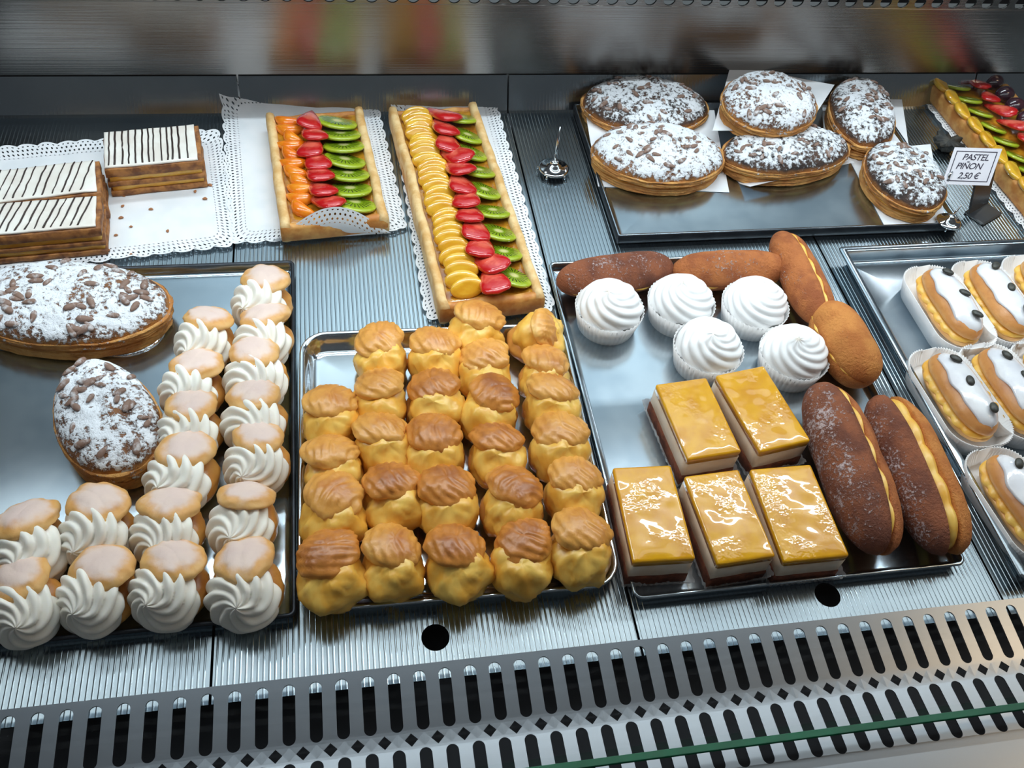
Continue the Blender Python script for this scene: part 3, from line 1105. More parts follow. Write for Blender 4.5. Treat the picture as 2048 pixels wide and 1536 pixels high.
# ------------------------------------------------------------------ doilies, tarts and layered slices
def doily(label, pts, z, seed, flap=0.0, board=True, scal=0.024, group='lace paper doilies', lift=0.004, front=0.0):
    c, hx, hy, yaw = fit4(pts, z)
    t = thing('lace_doily', label, 'doily', (c.x, c.y, 0.0008), yaw, group)
    base = rounded_rect(hx, hy, 0.012, 6)
    P = []
    # resample the outline evenly
    L = [0]
    for i in range(len(base)):
        q, r_ = base[i], base[(i + 1) % len(base)]
        L.append(L[-1] + hypot(r_[0] - q[0], r_[1] - q[1]))
    N = 320
    per = L[-1]
    ns = max(8, round(per / scal))
    k = 0
    for i in range(N):
        s = per * i / N
        while L[k + 1] < s:
            k += 1
        q, r_ = base[k], base[(k + 1) % len(base)]
        f = (s - L[k]) / max(1e-9, L[k + 1] - L[k])
        x, y = q[0] + (r_[0] - q[0]) * f, q[1] + (r_[1] - q[1]) * f
        P.append((x, y, s))
    rows, uv = [], []
    insets = [0, 0.0015, 0.004, 0.007, 0.011, 0.016, 0.022, 0.030, 0.045]
    for ins in insets:
        row = []
        for x, y, s in P:
            sc = abs(sin(pi * ns * s / per)) ** 0.6
            o = -0.0045 * (1 - sc) * max(0, 1 - ins / 0.012)
            fx, fy = 1 - (ins - o) / hx, 1 - (ins - o) / hy
            X, Y = x * fx, y * fy
            zz = lift + 0.0010 * nz(X, Y, 0, 30, seed)
            e = max(0, 1 - ins / 0.012)
            zz += 0.002 * e * nz(s * 40, 0, 0, 1, seed)
            if flap and Y > hy - 0.035:
                zz += flap * ((Y - hy + 0.035) / 0.035) ** 1.3
            if front and Y < -hy + 0.03 and abs(X) < hx * 0.55:
                g = (1 - abs(X) / (hx * 0.55))
                zz += front * g * ((-hy + 0.03 - Y) / 0.03)
            row.append(Vector((X, Y, zz)))
            uv.append((s, ins))
        rows.append(row)
    V, Fc = lathe_grid(rows, closed_top=False)
    uv.append((0, 0.06))
    ob('lace_sheet', me('lace_sheet', V, Fc, 'lace', True, uv), t)
    if board:
        V, Fc = loft_rect(hx - 0.014, hy - 0.014, 0.01, [(0.01, 0.0028), (0.001, 0.0028), (0, 0.002), (0, 0)])
        ob('card_board', me('card_board', V, Fc, 'card', False), t)
    return t


D0 = doily('wide lace doily under the three striped custard slices', [(-150, 302), (452, 278), (470, 508), (-95, 540)], 0.005, 1, flap=0.008)
D1 = doily('lace doily on card under the short fruit tart', [(432, 205), (762, 186), (806, 462), (470, 488)], 0.005, 2, flap=0.032)
D2 = doily('long lace doily on card under the long fruit tart', [(788, 196), (992, 186), (1112, 622), (836, 642)], 0.006, 3, flap=0.028)
doily('lace doily under the fruit tart with dark grapes at the right edge', [(1830, 176), (2035, 162), (2290, 470), (2066, 488)], 0.006, 4, flap=0.030)


def folded_flap(t, pa, pb, peak, seed):
    """Lace corner of a doily turned up into a rounded triangle, from base line pa-pb to the peak (place coordinates)."""
    inv = (Matrix.Translation(t.location) @ t.rotation_euler.to_matrix().to_4x4()).inverted()
    V, Fc, uv = [], [], []
    n, m = 20, 8
    mid = (pa + pb) / 2
    rise = peak - mid
    for side in (0, 1):
        for i in range(n + 1):
            u = i / n
            g = sin(pi * u) ** 1.15
            for j in range(m + 1):
                v = j / m
                p = pa.lerp(pb, u) + rise * (g * v) + Vector((0, -0.004 * sin(pi * v) * g - 0.0003 * side, 0.0004 * nz(u * 5, v * 5, 0, 1, seed)))
                V.append(inv @ p)
                uv.append((u * (pb - pa).length, 0.001 + (1 - v) * rise.length * g))
    o = (n + 1) * (m + 1)
    for i in range(n):
        for j in range(m):
            a = i * (m + 1) + j
            q = (a, a + m + 1, a + m + 2, a + 1)
            Fc.append(q)
            Fc.append(tuple(o + k for k in q[::-1]))
    ob('folded_flap', me('folded_flap', V, Fc, 'lace', True, uv), t)


folded_flap(D1, at(545, 482, 0.006), at(782, 466, 0.006), at(668, 414, 0.052), 1)
folded_flap(D2, at(930, 200, 0.010), at(992, 206, 0.010), at(938, 168, 0.028), 2)


def strip_mesh(L, w, h, seed, mat, name='crust', wave=0.002):
    n = 26
    rows = []
    for i in range(n + 1):
        y = -L / 2 + L * i / n
        row = []
        for j in range(12):
            a = 2 * pi * j / 12
            ex, ez = cos(a), sin(a)
            x = w / 2 * (abs(ex) ** 0.6) * (1 if ex > 0 else -1)
            z = h / 2 + h / 2 * (abs(ez) ** 0.6) * (1 if ez > 0 else -1)
            k = 1 + 0.10 * nz(x, y, z, 60, seed)
            row.append(Vector((x * k + wave * nz(0, y, 0, 25, seed), y, max(0, z * k))))
        rows.append(row)
    V, Fc = lathe_grid(rows)
    return me(name, V, Fc, mat)


def slice_strawberry():
    rows = []
    N = 15
    out = []
    for i in range(N + 1):
        t = i / N
        out.append((0.0138 * (t ** 0.8) * (1 - t ** 5) ** 0.5, 0.0185 - 0.037 * t))
    loop = [(w, y) for w, y in out] + [(-w, y) for w, y in out[::-1][1:-1]]
    for f, z in [(0.06, 0.0056), (0.45, 0.0054), (0.80, 0.0044), (0.95, 0.0028), (1.0, 0.0006), (0.88, -0.001)]:
        rows.append([Vector((x * f, (y + 0.004) * f - 0.004, z)) for x, y in loop[::-1]])
    return me('strawberry_slice', *lathe_grid(rows), 'strawberry')


def disc_slice(R, th, mat, name, half=False):
    rows = []
    N = 32
    for f, z in [(0.05, th), (0.5, th), (0.9, th * 0.98), (1.0, th * 0.7), (1.0, 0.0)]:
        row = []
        for i in range(N):
            a = 2 * pi * i / N
            x, y = R * cos(a) * f, R * sin(a) * f
            if half and y < 0:
                y *= 0.12
            row.append(Vector((x, y, z)))
        rows.append(row)
    return me(name, *lathe_grid(rows), mat)


def mandarin_mesh():
    def fn(th, ph):
        x, y, z = sin(ph) * cos(th), sin(ph) * sin(th), cos(ph)
        w = 1 - 0.25 * x * x
        return Vector((0.0150 * x, 0.0068 * y * w + 0.006 * x * x, 0.0062 * z * w))
    return me('mandarin_segment', *blob(fn, 18, 10), 'mandarin')


def grape_mesh():
    def fn(th, ph):
        x, y, z = sin(ph) * cos(th), sin(ph) * sin(th), cos(ph)
        return Vector((0.0155 * x, 0.0125 * y, 0.0115 * z))
    return me('grape', *blob(fn, 20, 12), 'grape')


SB, KW, PE, MD, GR = slice_strawberry(), disc_slice(0.0185, 0.0042, 'kiwi', 'kiwi_slice'), disc_slice(0.0150, 0.0050, 'peach', 'peach_slice'), mandarin_mesh(), grape_mesh()
PEL = disc_slice(0.0190, 0.0065, 'peach', 'peach_wedge', True)


def tart(label, pts, z_top, z_base, cols, seed, side='pastry_pale'):
    c, hx, hy, yaw = fit4(pts, z_top)
    t = thing('fruit_tart', label, 'tart', (c.x, c.y, z_base), yaw, 'fruit tarts on lace doilies')
    h = z_top - z_base
    r = random.Random(seed)
    V, Fc = loft_rect(hx, hy, 0.006, [(0.004, h * 0.55), (0, h * 0.5), (0.001, h * 0.3), (0, h * 0.12), (0.002, 0)])
    V = [Vector((v[0] * (1 + 0.02 * nz(v[0], v[1], v[2], 40, seed)), v[1], v[2])) for v in V]
    ob('pastry_base', me('pastry_base', V, Fc, 'pastry'), t)
    V, Fc = loft_rect(hx - 0.008, hy - 0.006, 0.004, [(0.01, h * 0.72), (0.002, h * 0.72), (0, h * 0.68), (0, h * 0.4)])
    ob('custard_bed', me('custard_bed', V, Fc, 'jelly'), t)
    for s in (-1, 1):
        ob('side_crust', strip_mesh(hy * 2, 0.013, h * 0.96, seed + s, side), t, (s * (hx - 0.0055), 0, 0))
    ob('front_crust', strip_mesh(hx * 2, 0.012, h * 0.84, seed + 5, 'pastry'), t, (0, -hy + 0.005, 0), (0, 0, pi / 2))
    ob('back_crust', strip_mesh(hx * 2, 0.010, h * 0.75, seed + 6, 'pastry'), t, (0, hy - 0.004, 0), (0, 0, pi / 2))
    zf = h * 0.76
    for kind, x, n, s, extra in cols:
        for i in range(n):
            f = (i + 0.5) / n
            y = hy - 0.012 - f * (2 * hy - 0.030) + r.uniform(-0.002, 0.002)
            xx = x * hx + r.uniform(-0.002, 0.002)
            if kind == 'strawberry':
                ob('strawberry_slice', SB, t, (xx, y, zf + 0.0072), (radians(-17 + r.uniform(-7, 4)), radians(r.uniform(-10, 14)), radians(r.uniform(-24, 34))), (s, s, s * 0.7))
            elif kind == 'kiwi':
                ob('kiwi_slice', KW, t, (xx, y, zf + 0.001), (radians(-20), radians(extra), radians(r.uniform(-25, 10))), (s, s, 1))
            elif kind == 'peach':
                ob('peach_slice', PE, t, (xx, y, zf + 0.0035), (radians(46), radians(r.uniform(-6, 6)), radians(r.uniform(-10, 10))), (s, s * 0.62, 1.3))
            elif kind == 'wedge':
                ob('peach_wedge', PEL, t, (xx, y, zf + 0.002), (radians(20), 0, radians(70 + r.uniform(-8, 8))), (s, s, 1))
            elif kind == 'mandarin':
                ob('mandarin_segment', MD, t, (xx, y, zf + 0.003), (0, radians(r.uniform(-10, 10)), radians(-35 + r.uniform(-30, 30))), (s, s, s))
            elif kind == 'grape':
                ob('grape', GR, t, (xx, y, zf + 0.006), (0, 0, radians(r.uniform(-20, 20))), (s, s, s))
    return t


tart('short fruit tart with mandarin, strawberry and kiwi rows', [(538, 226), (722, 208), (778, 432), (553, 446)], 0.036, 0.0058,
     [('mandarin', -0.58, 11, 1.35, 0), ('kiwi', 0.42, 7, 1.5, 6), ('strawberry', -0.16, 7, 1.85, 0)], 31)
tart('long fruit tart with peach, strawberry and kiwi rows', [(786, 215), (952, 198), (1092, 590), (872, 606)], 0.040, 0.0062,
     [('peach', -0.45, 25, 1.35, 0), ('kiwi', 0.52, 9, 1.3, 10), ('strawberry', 0.06, 12, 1.95, 0)], 32)
tart('fruit tart with peach, kiwi, strawberry and dark grapes at the right edge', [(1862, 152), (2000, 141), (2252, 432), (2092, 446)], 0.033, 0.0062,
     [('wedge', -0.74, 9, 1.15, 0), ('kiwi', -0.34, 9, 1.1, 8), ('strawberry', 0.12, 9, 1.5, 0), ('grape', 0.62, 10, 1.1, 0)], 33, 'pastry')


# layered custard slices with striped icing
def slab_mesh(hx, hy, z0, z1, seed, mat, rough=0.0012, name='layer'):
    rows = []
    k = 10
    for ins, z in [(0.004, z1), (0.0008, z1), (0, z1 - 0.0008), (0, z0 + 0.0008), (0.0008, z0)]:
        row = []
        X, Y = hx - ins, hy - ins
        for i in range(k):
            row.append((-X + 2 * X * i / k, -Y))
        for i in range(k):
            row.append((X, -Y + 2 * Y * i / k))
        for i in range(k):
            row.append((X - 2 * X * i / k, Y))
        for i in range(k):
            row.append((-X, Y - 2 * Y * i / k))
        rows.append([Vector((x * (1 + rough * 18 * nz(x, y, z, 70, seed)), y * (1 + rough * 18 * nz(y, x, z, 70, seed + 4)), z + rough * nz(x, y, 0, 70, seed))) for x, y in row])
    V, Fc = lathe_grid(rows)
    return me(name, V, Fc, mat)


def custard_slice(label, pts, z_top, seed, slant):
    c, hx, hy, yaw = fit4(pts, z_top)
    zb = 0.0060
    t = thing('custard_slice', label, 'pastry', (c.x, c.y, zb), yaw, 'striped custard slices')
    h = z_top - zb
    r = random.Random(seed)
    lv = [('pastry_layer', 'pastry_brown', 0, 0.16, 0), ('custard_layer', 'custard', 0.15, 0.34, 0.003), ('pastry_layer', 'pastry_brown', 0.33, 0.47, 0),
          ('custard_layer', 'custard', 0.46, 0.66, 0.003), ('pastry_layer', 'pastry_brown', 0.65, 0.93, 0)]
    for i, (n, m, a, b, ins) in enumerate(lv):
        ob(n, slab_mesh(hx - ins, hy - ins, a * h, b * h, seed + i, m, 0.0016), t)
    ic = ob('icing', slab_mesh(hx - 0.003, hy - 0.002, 0.93 * h, h, seed + 9, 'icing', 0.0010), t, (-0.002, 0, 0))
    n = 13
    for i in range(n):
        x = -hx + 0.009 + (2 * hx - 0.024) * i / (n - 1) + r.uniform(-0.0014, 0.0014)
        K = 9
        V, Fc = [], []
        wd = r.uniform(0.0008, 0.0013)
        for j in range(K):
            y = -hy + 0.005 + (2 * hy - 0.008) * j / (K - 1)
            xo = slant * y + 0.0012 * nz(x, y, 0, 90, seed)
            zz = h + 0.0004 + 0.0010 * nz(x, y, 0, 70, seed + 9)
            V += [Vector((x + xo - wd, y, zz)), Vector((x + xo, y, zz + 0.0007)), Vector((x + xo + wd, y, zz)), Vector((x + xo, y, zz - 0.001))]
        for j in range(K - 1):
            for q in range(4):
                a0, a1 = j * 4 + q, j * 4 + (q + 1) % 4
                Fc.append((a0, a1, a1 + 4, a0 + 4))
        Fc.append((0, 3, 2, 1))
        b = (K - 1) * 4
        Fc.append((b, b + 1, b + 2, b + 3))
        ob('chocolate_line', me('chocolate_line', V, Fc, 'choc'), ic)
    return t


custard_slice('striped custard slice standing apart at the back of the doily', [(206, 262), (395, 246), (404, 318), (206, 338)], 0.050, 41, 0.02)
custard_slice('striped custard slice behind the front one at the left edge', [(-70, 338), (192, 325), (208, 388), (-62, 404)], 0.050, 42, 0.28)
custard_slice('front striped custard slice at the left picture edge', [(-62, 405), (208, 392), (192, 456), (-48, 470)], 0.050, 43, 0.28)

crumb = me('crumb', *blob(lambda th, ph: Vector((0.0028 * sin(ph) * cos(th) * (1 + 0.3 * sin(3 * th)), 0.0020 * sin(ph) * sin(th), 0.0010 * cos(ph))), 10, 6), 'crumb')
for i, (px, py) in enumerate([(248, 392), (242, 435), (262, 453), (335, 462), (262, 508), (218, 500), (410, 397), (390, 383), (420, 370), (302, 418), (245, 412), (232, 470)]):
    p = at(px, py, 0.006)
    q = rnd.uniform(0.5, 1.3)
    tag(ob('pastry_crumb', crumb, None, (p.x, p.y, 0.0062), (0, 0, rnd.uniform(0, 6)), (q, q, q)), 'small brown pastry crumb scattered on the wide doily beside the custard slices', 'crumb', 'crumbs on the wide doily')


# ------------------------------------------------------------------ meringue cups
def fluted_cup(r0, r1, h, n, amp, th=0.0006):
    N = n * 4
    rows = []
    for rr, z in [(r0 * 0.9, 0.0012), (r0, 0.0016), (r1 - th, h), (r1, h + 0.0003), (r0 + th, 0.0), (r0 * 0.9, 0.0)]:
        row = []
        for j in range(N):
            a = 2 * pi * j / N
            k = 1 + amp * (abs(sin(n * a / 2)) - 0.5) * (1 if z > 0.0018 else 0.4)
            row.append(Vector((rr * k * cos(a), rr * k * sin(a), z)))
        rows.append(row)
    return lathe_grid(rows)


CUP = me('fluted_cup', *fluted_cup(0.0335, 0.0405, 0.030, 44, 0.04), 'case_paper')


def meringue_material():
    t = NT('toasted_meringue')
    z = t.xyz()[2]
    s = t.math('ADD', t.step(z, 0.022, 0.036), t.math('MULTIPLY', t.math('SUBTRACT', t.noise(60), 0.5), 1.2))
    t.base(t.mix(t.math('MULTIPLY', t.step(s, 0.7, 1.2), 0.7), srgb((246, 246, 246)), srgb((214, 186, 140))))
    t.set(rough=0.45)
    return t.m


MAT['meringue'] = meringue_material()
MER = [me('meringue_swirl', *rosette(0.0378, 0.028, 8, 2.9 + 0.4 * s, 0.12, s + 3, 0.18, 1.62), 'meringue') for s in range(3)]
for i, (px, py, lb) in enumerate([
        (1220, 612, 'meringue cup standing apart at the left of the group'),
        (1364, 600, 'meringue cup second from the left in the back row, cup rim splitting'),
        (1512, 606, 'meringue cup at the right of the back row beside the buns'),
        (1418, 692, 'meringue cup leaning behind the two yellow cakes'),
        (1590, 705, 'meringue cup at the front right above the dark sugared bun')]):
    p = at(px, py, 0.034)
    t = thing('meringue_cup', lb, 'meringue', (p.x, p.y, 0.003), rnd.uniform(0, 6), 'meringues in white fluted cups')
    ob('paper_cup', CUP, t)
    ob('meringue', MER[i % 3], t, (0, 0, 0.0275), align((rnd.uniform(-0.08, 0.08), rnd.uniform(-0.08, 0.08), 1), rnd.uniform(0, 6)))


# ------------------------------------------------------------------ yellow glazed cakes
def liner_mesh(hx, hy, h, seed):
    rows = []
    base = []
    n = 36
    for sx, sy, ex, ey in ((-1, -1, 1, -1), (1, -1, 1, 1), (1, 1, -1, 1), (-1, 1, -1, -1)):
        for i in range(n):
            f = i / n
            base.append((sx + (ex - sx) * f, sy + (ey - sy) * f))
    for k, (ins, z) in enumerate([(0.0, 0.0004), (-0.002, 0.0012), (-0.004, h * 0.6), (-0.006, h)]):
        row = []
        for i, (u, v) in enumerate(base):
            w = 0.0008 * sin(i * pi / 1.5) * (k > 0) + 0.002 * nz(u * 3, v * 3, 0, 1, seed) * (k > 1)
            zz = z * (1 + 0.5 * nz(u * 2, v * 2, 1, 1, seed + 3) if k > 1 else 1)
            row.append(Vector((u * (hx - ins + w), v * (hy - ins + w), zz + 0.0008 * (i % 2) * (k > 1))))
        rows.append(row)
    V, Fc = lathe_grid(rows[::-1], closed_top=False)
    return me('clear_liner', V, Fc, 'liner')


def lemon_cake(label, pts, seed, zt=0.050):
    c, hx, hy, yaw = fit4(pts, zt)
    zb = 0.0030
    t = thing('lemon_cake', label, 'cake', (c.x, c.y, zb), yaw, 'yellow glazed cakes')
    h = zt - zb
    ob('sponge', slab_mesh(hx, hy, 0.0009, 0.36 * h, seed, 'sponge', 0.0012), t)
    ob('mousse', slab_mesh(hx - 0.0008, hy - 0.0008, 0.34 * h, 0.82 * h, seed + 1, 'mousse', 0.0006), t)
    V, Fc = loft_rect(hx, hy, 0.003, [(0.012, h), (0.003, h), (0.001, h - 0.0006), (0, h - 0.002), (0.0002, h * 0.80)])
    ob('glaze', me('glaze', V, Fc, 'lemon'), t)
    ob('clear_liner', liner_mesh(hx, hy, 0.013, seed), t)
    return t


lemon_cake('yellow glazed cake at the back left, below the leaning meringue', [(1318, 768), (1418, 752), (1476, 898), (1372, 926)], 51)
lemon_cake('yellow glazed cake at the back right, next to the dark sugared bun', [(1437, 750), (1530, 728), (1618, 878), (1518, 908)], 52)
lemon_cake('yellow glazed cake at the front left, beside the shiny tray', [(1236, 938), (1348, 925), (1383, 1112), (1258, 1130)], 53)
lemon_cake('yellow glazed cake in the middle of the front three', [(1378, 952), (1476, 936), (1552, 1108), (1428, 1134)], 54)
lemon_cake('yellow glazed cake at the right of the front three', [(1516, 942), (1626, 922), (1690, 1104), (1558, 1132)], 55)


# ------------------------------------------------------------------ sugared finger buns
def half_bun(L, R, sgn, seed, mat, name):
    """D-shaped half of a long bun, axis along y, flat face at z = 0."""
    rows = []
    n = 30
    for i in range(n + 1):
        f = -1 + 2 * (0.004 + 0.992 * i / n)
        e = (1 - abs(f) ** 3.2) ** 0.5
        row = []
        for j in range(28):
            a = 2 * pi * j / 28
            x, z = R * cos(a), R * sin(a)
            if z < 0:
                z *= 0.12
            k = 1 + 0.05 * nz(x * 30, f * 2.5, z * 30, 1, seed) + 0.02 * nz(x, f * L / 2, z, 90, seed)
            row.append(Vector((x * e * k, f * L / 2, z * e * k * sgn)))
        rows.append(row)
    if sgn < 0:
        rows = rows[::-1]
    V, Fc = lathe_grid(rows)
    Fc = [tuple(reversed(q)) for q in Fc]
    return me(name, V, Fc, mat)


def bead_strip(L, R, h, n, seed, mat, name):
    rows = []
    m = n * 7
    for i in range(m + 1):
        f = -1 + 2 * (0.01 + 0.98 * i / m)
        e = (1 - abs(f) ** 4) ** 0.5
        bd = 0.86 + 0.14 * abs(sin(pi * n * (f + 1) / 2))
        row = []
        for j in range(16):
            a = 2 * pi * j / 16
            row.append(Vector((R * cos(a) * e * bd, f * L / 2, h * sin(a) * e * (0.9 + 0.1 * bd))))
        rows.append(row)
    V, Fc = lathe_grid(rows)
    Fc = [tuple(reversed(q)) for q in Fc]
    return me(name, V, Fc, mat)


def finger_bun(label, p0, p1, R, roll, seed, mats, gap=0.006, zlift=0.003):
    zc = R * 0.95 + zlift
    A, B = at(*p0, zc), at(*p1, zc)
    c = (A + B) / 2
    L = (B - A).length
    yaw = atan2(B.y - A.y, B.x - A.x) - pi / 2
    t = thing('sugared_bun', label, 'bun', (c.x, c.y, zlift), yaw, 'sugared finger buns')
    rr = radians(roll)
    cz = R * 0.97
    up = Matrix.Rotation(rr, 3, 'Y')
    hf = R * 0.92
    ob('top_half', half_bun(L, hf, 1, seed, mats[0], 'top_half'), t, Vector((0, 0, cz)) + up @ Vector((0, 0, gap / 2)), (0, rr, 0))
    ob('bottom_half', half_bun(L * 0.985, hf, -1, seed + 1, mats[1], 'bottom_half'), t, Vector((0, 0, cz)) + up @ Vector((0, 0, -gap / 2)), (0, rr, 0))
    ob('custard', bead_strip(L * 0.93, R * 0.96, max(gap * 0.8, 0.004), 5, seed, 'custard', 'custard'), t, (0, 0, cz), (0, rr, 0))
    return t


finger_bun('dark sugared bun lying across the back left corner behind the meringues', (1112, 566), (1345, 534), 0.0265, 20, 61, ('bun_dark', 'bun_dark'), 0.003)
finger_bun('reddish sugared bun lying across the back behind the middle meringue', (1342, 545), (1572, 538), 0.0265, 15, 62, ('bun', 'bun'), 0.003)
finger_bun('upright sugared bun with an open custard slit at the back right corner', (1648, 648), (1560, 470), 0.0255, -72, 63, ('bun', 'bun'), 0.007, zlift=0.010)
finger_bun('smooth golden bun between the slit bun and the dark one', (1735, 768), (1645, 615), 0.0330, 12, 64, ('bun_plain', 'bun_plain'), 0.002)
finger_bun('biggest dark sugared bun right of the yellow cakes', (1768, 1110), (1640, 772), 0.0345, -66, 65, ('bun_dark', 'bun'), 0.008)
finger_bun('split bun leaning open with custard at the right tray edge', (1905, 1110), (1765, 795), 0.0305, -84, 66, ('bun_dark', 'bun_plain'), 0.016)


# ------------------------------------------------------------------ glazed eclairs in paper cases
def boat_case(L, W, h):
    N = 120
    rows = []
    for ins, z in [(0.008, 0.001), (0.004, 0.0014), (-0.0002, h), (-0.0010, h), (0.0032, 0.0), (0.008, 0.0)]:
        row = []
        pts = rounded_rect(W - ins, L - ins, W * 0.8, 29)
        for j, (x, y) in enumerate(pts):
            k = 1 + 0.012 * (1 if j % 2 else -1) * (1 if z > 0.002 else 0.2)
            row.append(Vector((x * k, y * k, z + (0.0008 if j % 2 and z > 0.002 else 0))))
        rows.append(row)
    return me('boat_case', *lathe_grid(rows), 'case_paper')


def glaze_mesh(L, R, seed):
    rows = []
    n = 24
    for i in range(n + 1):
        f = -1 + 2 * i / n * 0.99 + 0.005
        e = max(0.0, 1 - abs(f) ** 3.0) ** 0.5
        row = []
        w = 0.98 + 0.22 * nz(f * 2.5, 0, 0, 1, seed)
        w2 = 0.78 + 0.22 * nz(f * 2.5, 5, 0, 1, seed)
        for j in range(17):
            a = -1.25 * w2 + (1.25 * w + 1.25 * w2) * j / 16
            rr = R * (1.05 + 0.03 * nz(f * 3, a * 2, 0, 1, seed))
            row.append(Vector((rr * sin(a) * e, f * L / 2, rr * cos(a) * (0.25 + 0.75 * e))))
        for j in range(16, -1, -1):
            a = -1.25 * w2 + (1.25 * w + 1.25 * w2) * j / 16
            row.append(Vector((R * 0.9 * sin(a) * e, f * L / 2, R * 0.9 * cos(a) * (0.25 + 0.75 * e))))
        rows.append(row)
    V, Fc = lathe_grid(rows)
    Fc = [tuple(reversed(q)) for q in Fc]
    return me('glaze', V, Fc, 'glaze_white')


MAT['eclair'] = choux_material('eclair_choux', (232, 180, 110), (216, 150, 84), (180, 108, 56), 0.0, -0.01, 0.02)
BOAT = boat_case(0.062, 0.0345, 0.022)
ETOP = [half_bun(0.104, 0.0225, 1, 70 + s, 'eclair', 'eclair_top') for s in range(2)]
EBOT = half_bun(0.106, 0.0235, -1, 75, 'eclair', 'eclair_bottom')
ECUS = bead_strip(0.104, 0.0245, 0.0065, 7, 3, 'custard', 'piped_custard')
EGLZ = [glaze_mesh(0.098, 0.0215, s) for s in range(4)]
BEAN = me('seed', *blob(lambda th, ph: Vector((0.0046 * sin(ph) * cos(th), 0.0066 * sin(ph) * sin(th), 0.0026 * cos(ph))), 14, 8), 'bean')
for i, (a, b, lb) in enumerate([
        ((1945, 692), (1850, 545), 'white glazed eclair at the back left of the rimmed tray'),
        ((2042, 682), (1945, 535), 'glazed eclair second in the back row with bare scraped icing'),
        ((2150, 675), (2045, 525), 'glazed eclair cut off by the picture edge in the back row'),
        ((1975, 885), (1862, 712), 'white glazed eclair at the left of the middle row'),
        ((2078, 872), (1960, 702), 'glazed eclair second in the middle row'),
        ((2180, 860), (2062, 695), 'glazed eclair at the right end of the middle row, barely in view'),
        ((2110, 1110), (1975, 912), 'white glazed eclair nearest the glass in the rimmed tray')]):
    zc = 0.024
    A, B = at(*a, zc), at(*b, zc)
    c = (A + B) / 2
    yaw = atan2(B.y - A.y, B.x - A.x) - pi / 2
    t = thing('glazed_eclair', lb, 'eclair', (c.x, c.y, 0.0031), yaw, 'white glazed eclairs in paper cases')
    L = (B - A).length
    s = L / 0.112
    t.scale = (s, s, s)
    ob('paper_case', BOAT, t)
    tl = radians(14)
    ob('eclair_bottom', EBOT, t, (0, 0, 0.0175), (0, 0, 0), (1, 1, 0.68))
    ob('custard', ECUS, t, (-0.001, 0, 0.0195))
    tp = ob('eclair_top', ETOP[i % 2], t, (0.001, 0, 0.0235), (0, tl * 0.4, 0), (1, 1, 0.80))
    g = ob('glaze', EGLZ[i % 4], t, (0.0015, 0, 0.0245), (0, tl * 0.5, 0), (1, 1, 0.84))
    for k in (-1, 0, 1):
        ob('seed', BEAN, t, (0.004 + rnd.uniform(-0.003, 0.003), k * 0.031 + rnd.uniform(-0.003, 0.003), 0.0438), (0, radians(8), rnd.uniform(-0.9, 0.9)))


# ------------------------------------------------------------------ price tag holders
def lathe(profile, n, mat, name):
    rows = [[Vector((r * cos(2 * pi * j / n), r * sin(2 * pi * j / n), z)) for j in range(n)] for r, z in profile]
    return me(name, *lathe_grid(rows), mat)


def tube(points, r, mat, name, n=10, flat=1.0):
    rows = []
    P = [Vector(p) for p in points]
    for i, p in enumerate(P):
        d = (P[min(i + 1, len(P) - 1)] - P[max(i - 1, 0)]).normalized()
        a = Vector((1, 0, 0)) if abs(d.x) < 0.9 else Vector((0, 1, 0))
        u = d.cross(a).normalized()
        v = d.cross(u).normalized()
        k = r[i] if isinstance(r, (list, tuple)) else r
        rows.append([p + u * k * cos(2 * pi * j / n) + v * k * flat * sin(2 * pi * j / n) for j in range(n)])
    return me(name, *lathe_grid(rows), mat)


BASE_PROF = [(0.0015, 0.0165), (0.0035, 0.0160), (0.0050, 0.0145), (0.0052, 0.0125), (0.0080, 0.0118), (0.0082, 0.0100), (0.0150, 0.0078), (0.0172, 0.0064), (0.0172, 0.0052), (0.0150, 0.0050), (0.002, 0.0055)]


def tag_holder(label, loc, height, yaw, lean=0.0):
    t = thing('tag_holder', label, 'tag holder', loc, yaw, 'chrome price tag holders')
    b = ob('base', lathe(BASE_PROF, 32, 'chrome', 'base'), t)
    for k in range(5):
        a = 2 * pi * (k + 0.25) / 5
        ob('foot', tube([(0.0158 * cos(a), 0.0158 * sin(a), 0.0058), (0.0172 * cos(a), 0.0172 * sin(a), 0.003), (0.0176 * cos(a), 0.0176 * sin(a), 0.0)], [0.0012, 0.0012, 0.0010], 'chrome', 'foot', 8), t)
    ob('stem', tube([(0, 0, 0.012), (lean * 0.3, 0, height * 0.5), (lean, 0, height)], [0.0018, 0.0016, 0.0008], 'chrome', 'stem', 8), t)
    return t


p = at(1106, 345, 0.0)
tag_holder('empty chrome price tag holder with a bare spike, left of the dark-edged tray', (p.x, p.y, 0.0008), 0.062, 0.0).scale = (1.25, 1.25, 1.2)
p = at(1906, 446, TR5 + 0.006)
tag_holder('chrome price tag holder carrying the handwritten card', (p.x - 0.004, p.y + 0.004, TR5), 0.034, 0.0, 0.004)
holder_xy = (p.x, p.y)


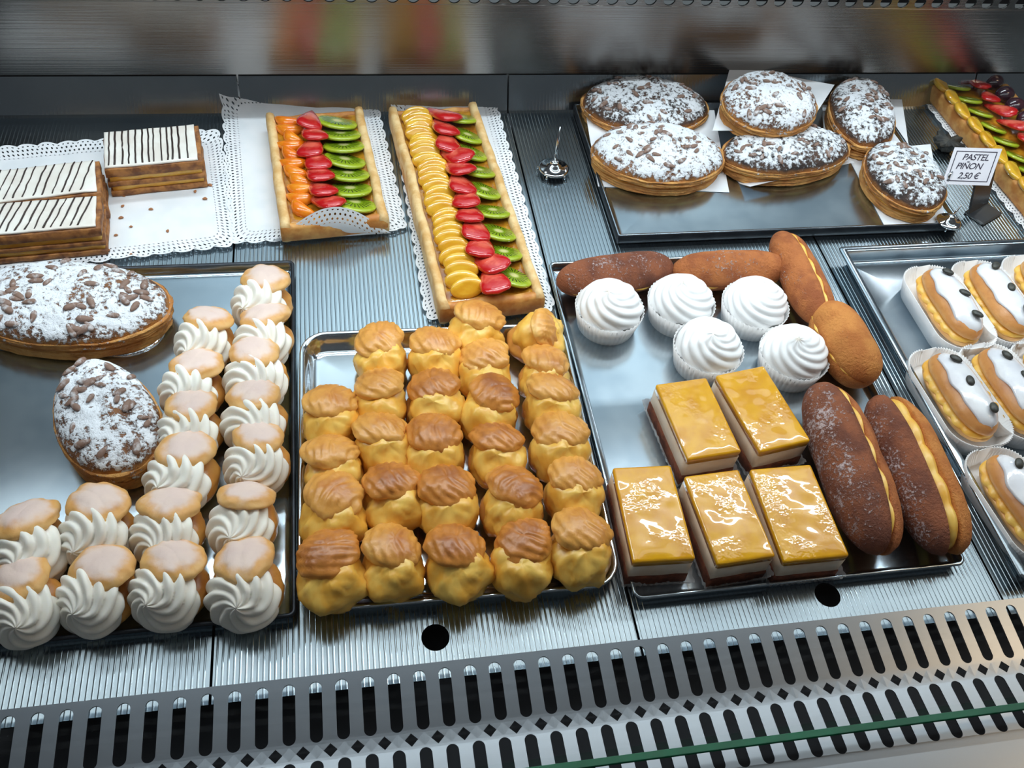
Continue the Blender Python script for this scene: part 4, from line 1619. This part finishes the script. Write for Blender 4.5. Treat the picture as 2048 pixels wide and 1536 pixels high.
def price_card():
    c = at(1944, 333, 0.066)
    n = (Vector((0, 0, CAM_H)) - c)
    t = thing('price_card', 'white handwritten price card on the chrome holder', 'price card', c)
    # leans back so that it can be read from above the glass; slightly turned
    face = Vector((-0.22, -0.72, 0.66)).normalized()
    x = Vector((0.975, -0.10, 0.0))
    x = (x - face * x.dot(face)).normalized()
    y = face.cross(x)
    # italic lean of the card
    t.rotation_euler = Matrix((x, y, face)).transposed().to_euler()
    W, H2 = 0.0320, 0.0250
    sh = 0.24

    def quad(x0, y0, x1, y1, z0, z1):
        V = []
        for z in (z1, z0):
            for xx, yy in ((x0, y0), (x1, y0), (x1, y1), (x0, y1)):
                V.append(Vector((xx + sh * yy, yy, z)))
        Fc = [(0, 1, 2, 3), (7, 6, 5, 4), (0, 4, 5, 1), (1, 5, 6, 2), (2, 6, 7, 3), (3, 7, 4, 0)]
        return V, Fc
    ob('card', me('card', *quad(-W, -H2, W, H2, -0.0006, 0), 'card', False), t)
    b = 0.0045
    f = 0.0011
    V, Fc = [], []
    for r_ in ((-W + b, -H2 + b, W - b, -H2 + b + f), (-W + b, H2 - b - f, W - b, H2 - b), (-W + b, -H2 + b, -W + b + f, H2 - b), (W - b - f, -H2 + b, W - b, H2 - b)):
        v, fc = quad(*r_, 0.00005, 0.0003)
        o = len(V)
        V += v
        Fc += [tuple(i + o for i in q) for q in fc]
    ob('border', me('border', V, Fc, 'ink', False), t)
    for s, xx, yy, sz in (('PASTEL', -0.0150, 0.0085, 0.0118), ('PIÑON', -0.0225, -0.0035, 0.0118), ('2,50 €', -0.0190, -0.0165, 0.0118)):
        cu = bpy.data.curves.new('writing', 'FONT')
        cu.body = s
        cu.size = sz
        cu.shear = 0.45
        cu.extrude = 0.00012
        cu.space_character = 0.92
        cu.offset = 0.00005
        tmp = ob('tmp', cu)
        bpy.context.view_layer.update()
        dg = bpy.context.evaluated_depsgraph_get()
        m = bpy.data.meshes.new_from_object(tmp.evaluated_get(dg))
        bpy.data.objects.remove(tmp)
        m.materials.clear()
        m.materials.append(MAT['ink'])
        ob('writing', m, t, (xx, yy, 0.0003))
    ob('clip', tube([(-0.030, -0.024, -0.003), (-0.030, -0.012, 0.0014), (-0.026, -0.008, 0.0016)], [0.002, 0.0025, 0.0015], 'chrome', 'clip', 8), t)


price_card()

# dark plastic stand behind the card, and a crumpled dark paper case
p = at(1958, 440, 0.0)
t = thing('card_stand', 'dark folded plastic stand behind the price card', 'stand', (p.x + 0.012, p.y + 0.012, 0.0008), radians(28))
V, Fc = loft_rect(0.024, 0.016, 0.002, [(0.002, 0.003), (0, 0.002), (0, 0)], 2)
ob('foot_plate', me('foot_plate', V, Fc, 'dark_plastic', False), t)
ob('upright', box_mesh('upright', 0.024, 0.0015, 0, 0.052, 'dark_plastic', 0.0006), t, (0, 0.010, 0.002), (radians(-18), 0, 0))


def crumple(R, h, seed, mat):
    rows = []
    for i in range(9):
        f = i / 8
        row = []
        for j in range(48):
            a = 2 * pi * j / 48
            r_ = R * (0.45 + 0.55 * f) * (1 + 0.16 * sin(a * 12) * f + 0.35 * nz(cos(a), sin(a), f, 1.6, seed))
            row.append(Vector((r_ * cos(a), r_ * sin(a) * 0.8, h * f * (0.8 + 0.5 * nz(cos(a), sin(a), 0, 2, seed + 1)))))
        rows.append(row)
    rows2 = [[v + Vector((0, 0, 0.0006)) * 1 - Vector((v.x, v.y, 0)) * 0.04 for v in row] for row in rows]
    return me('crumpled_case', *lathe_grid(rows[::-1] + rows2, False, True), mat)


p = at(1888, 300, 0.0)
tag(ob('crumpled_case', crumple(0.022, 0.022, 4, 'dark_paper'), None, (p.x, p.y, 0.001)), 'crumpled dark paper case beside the grape tart', 'paper case')
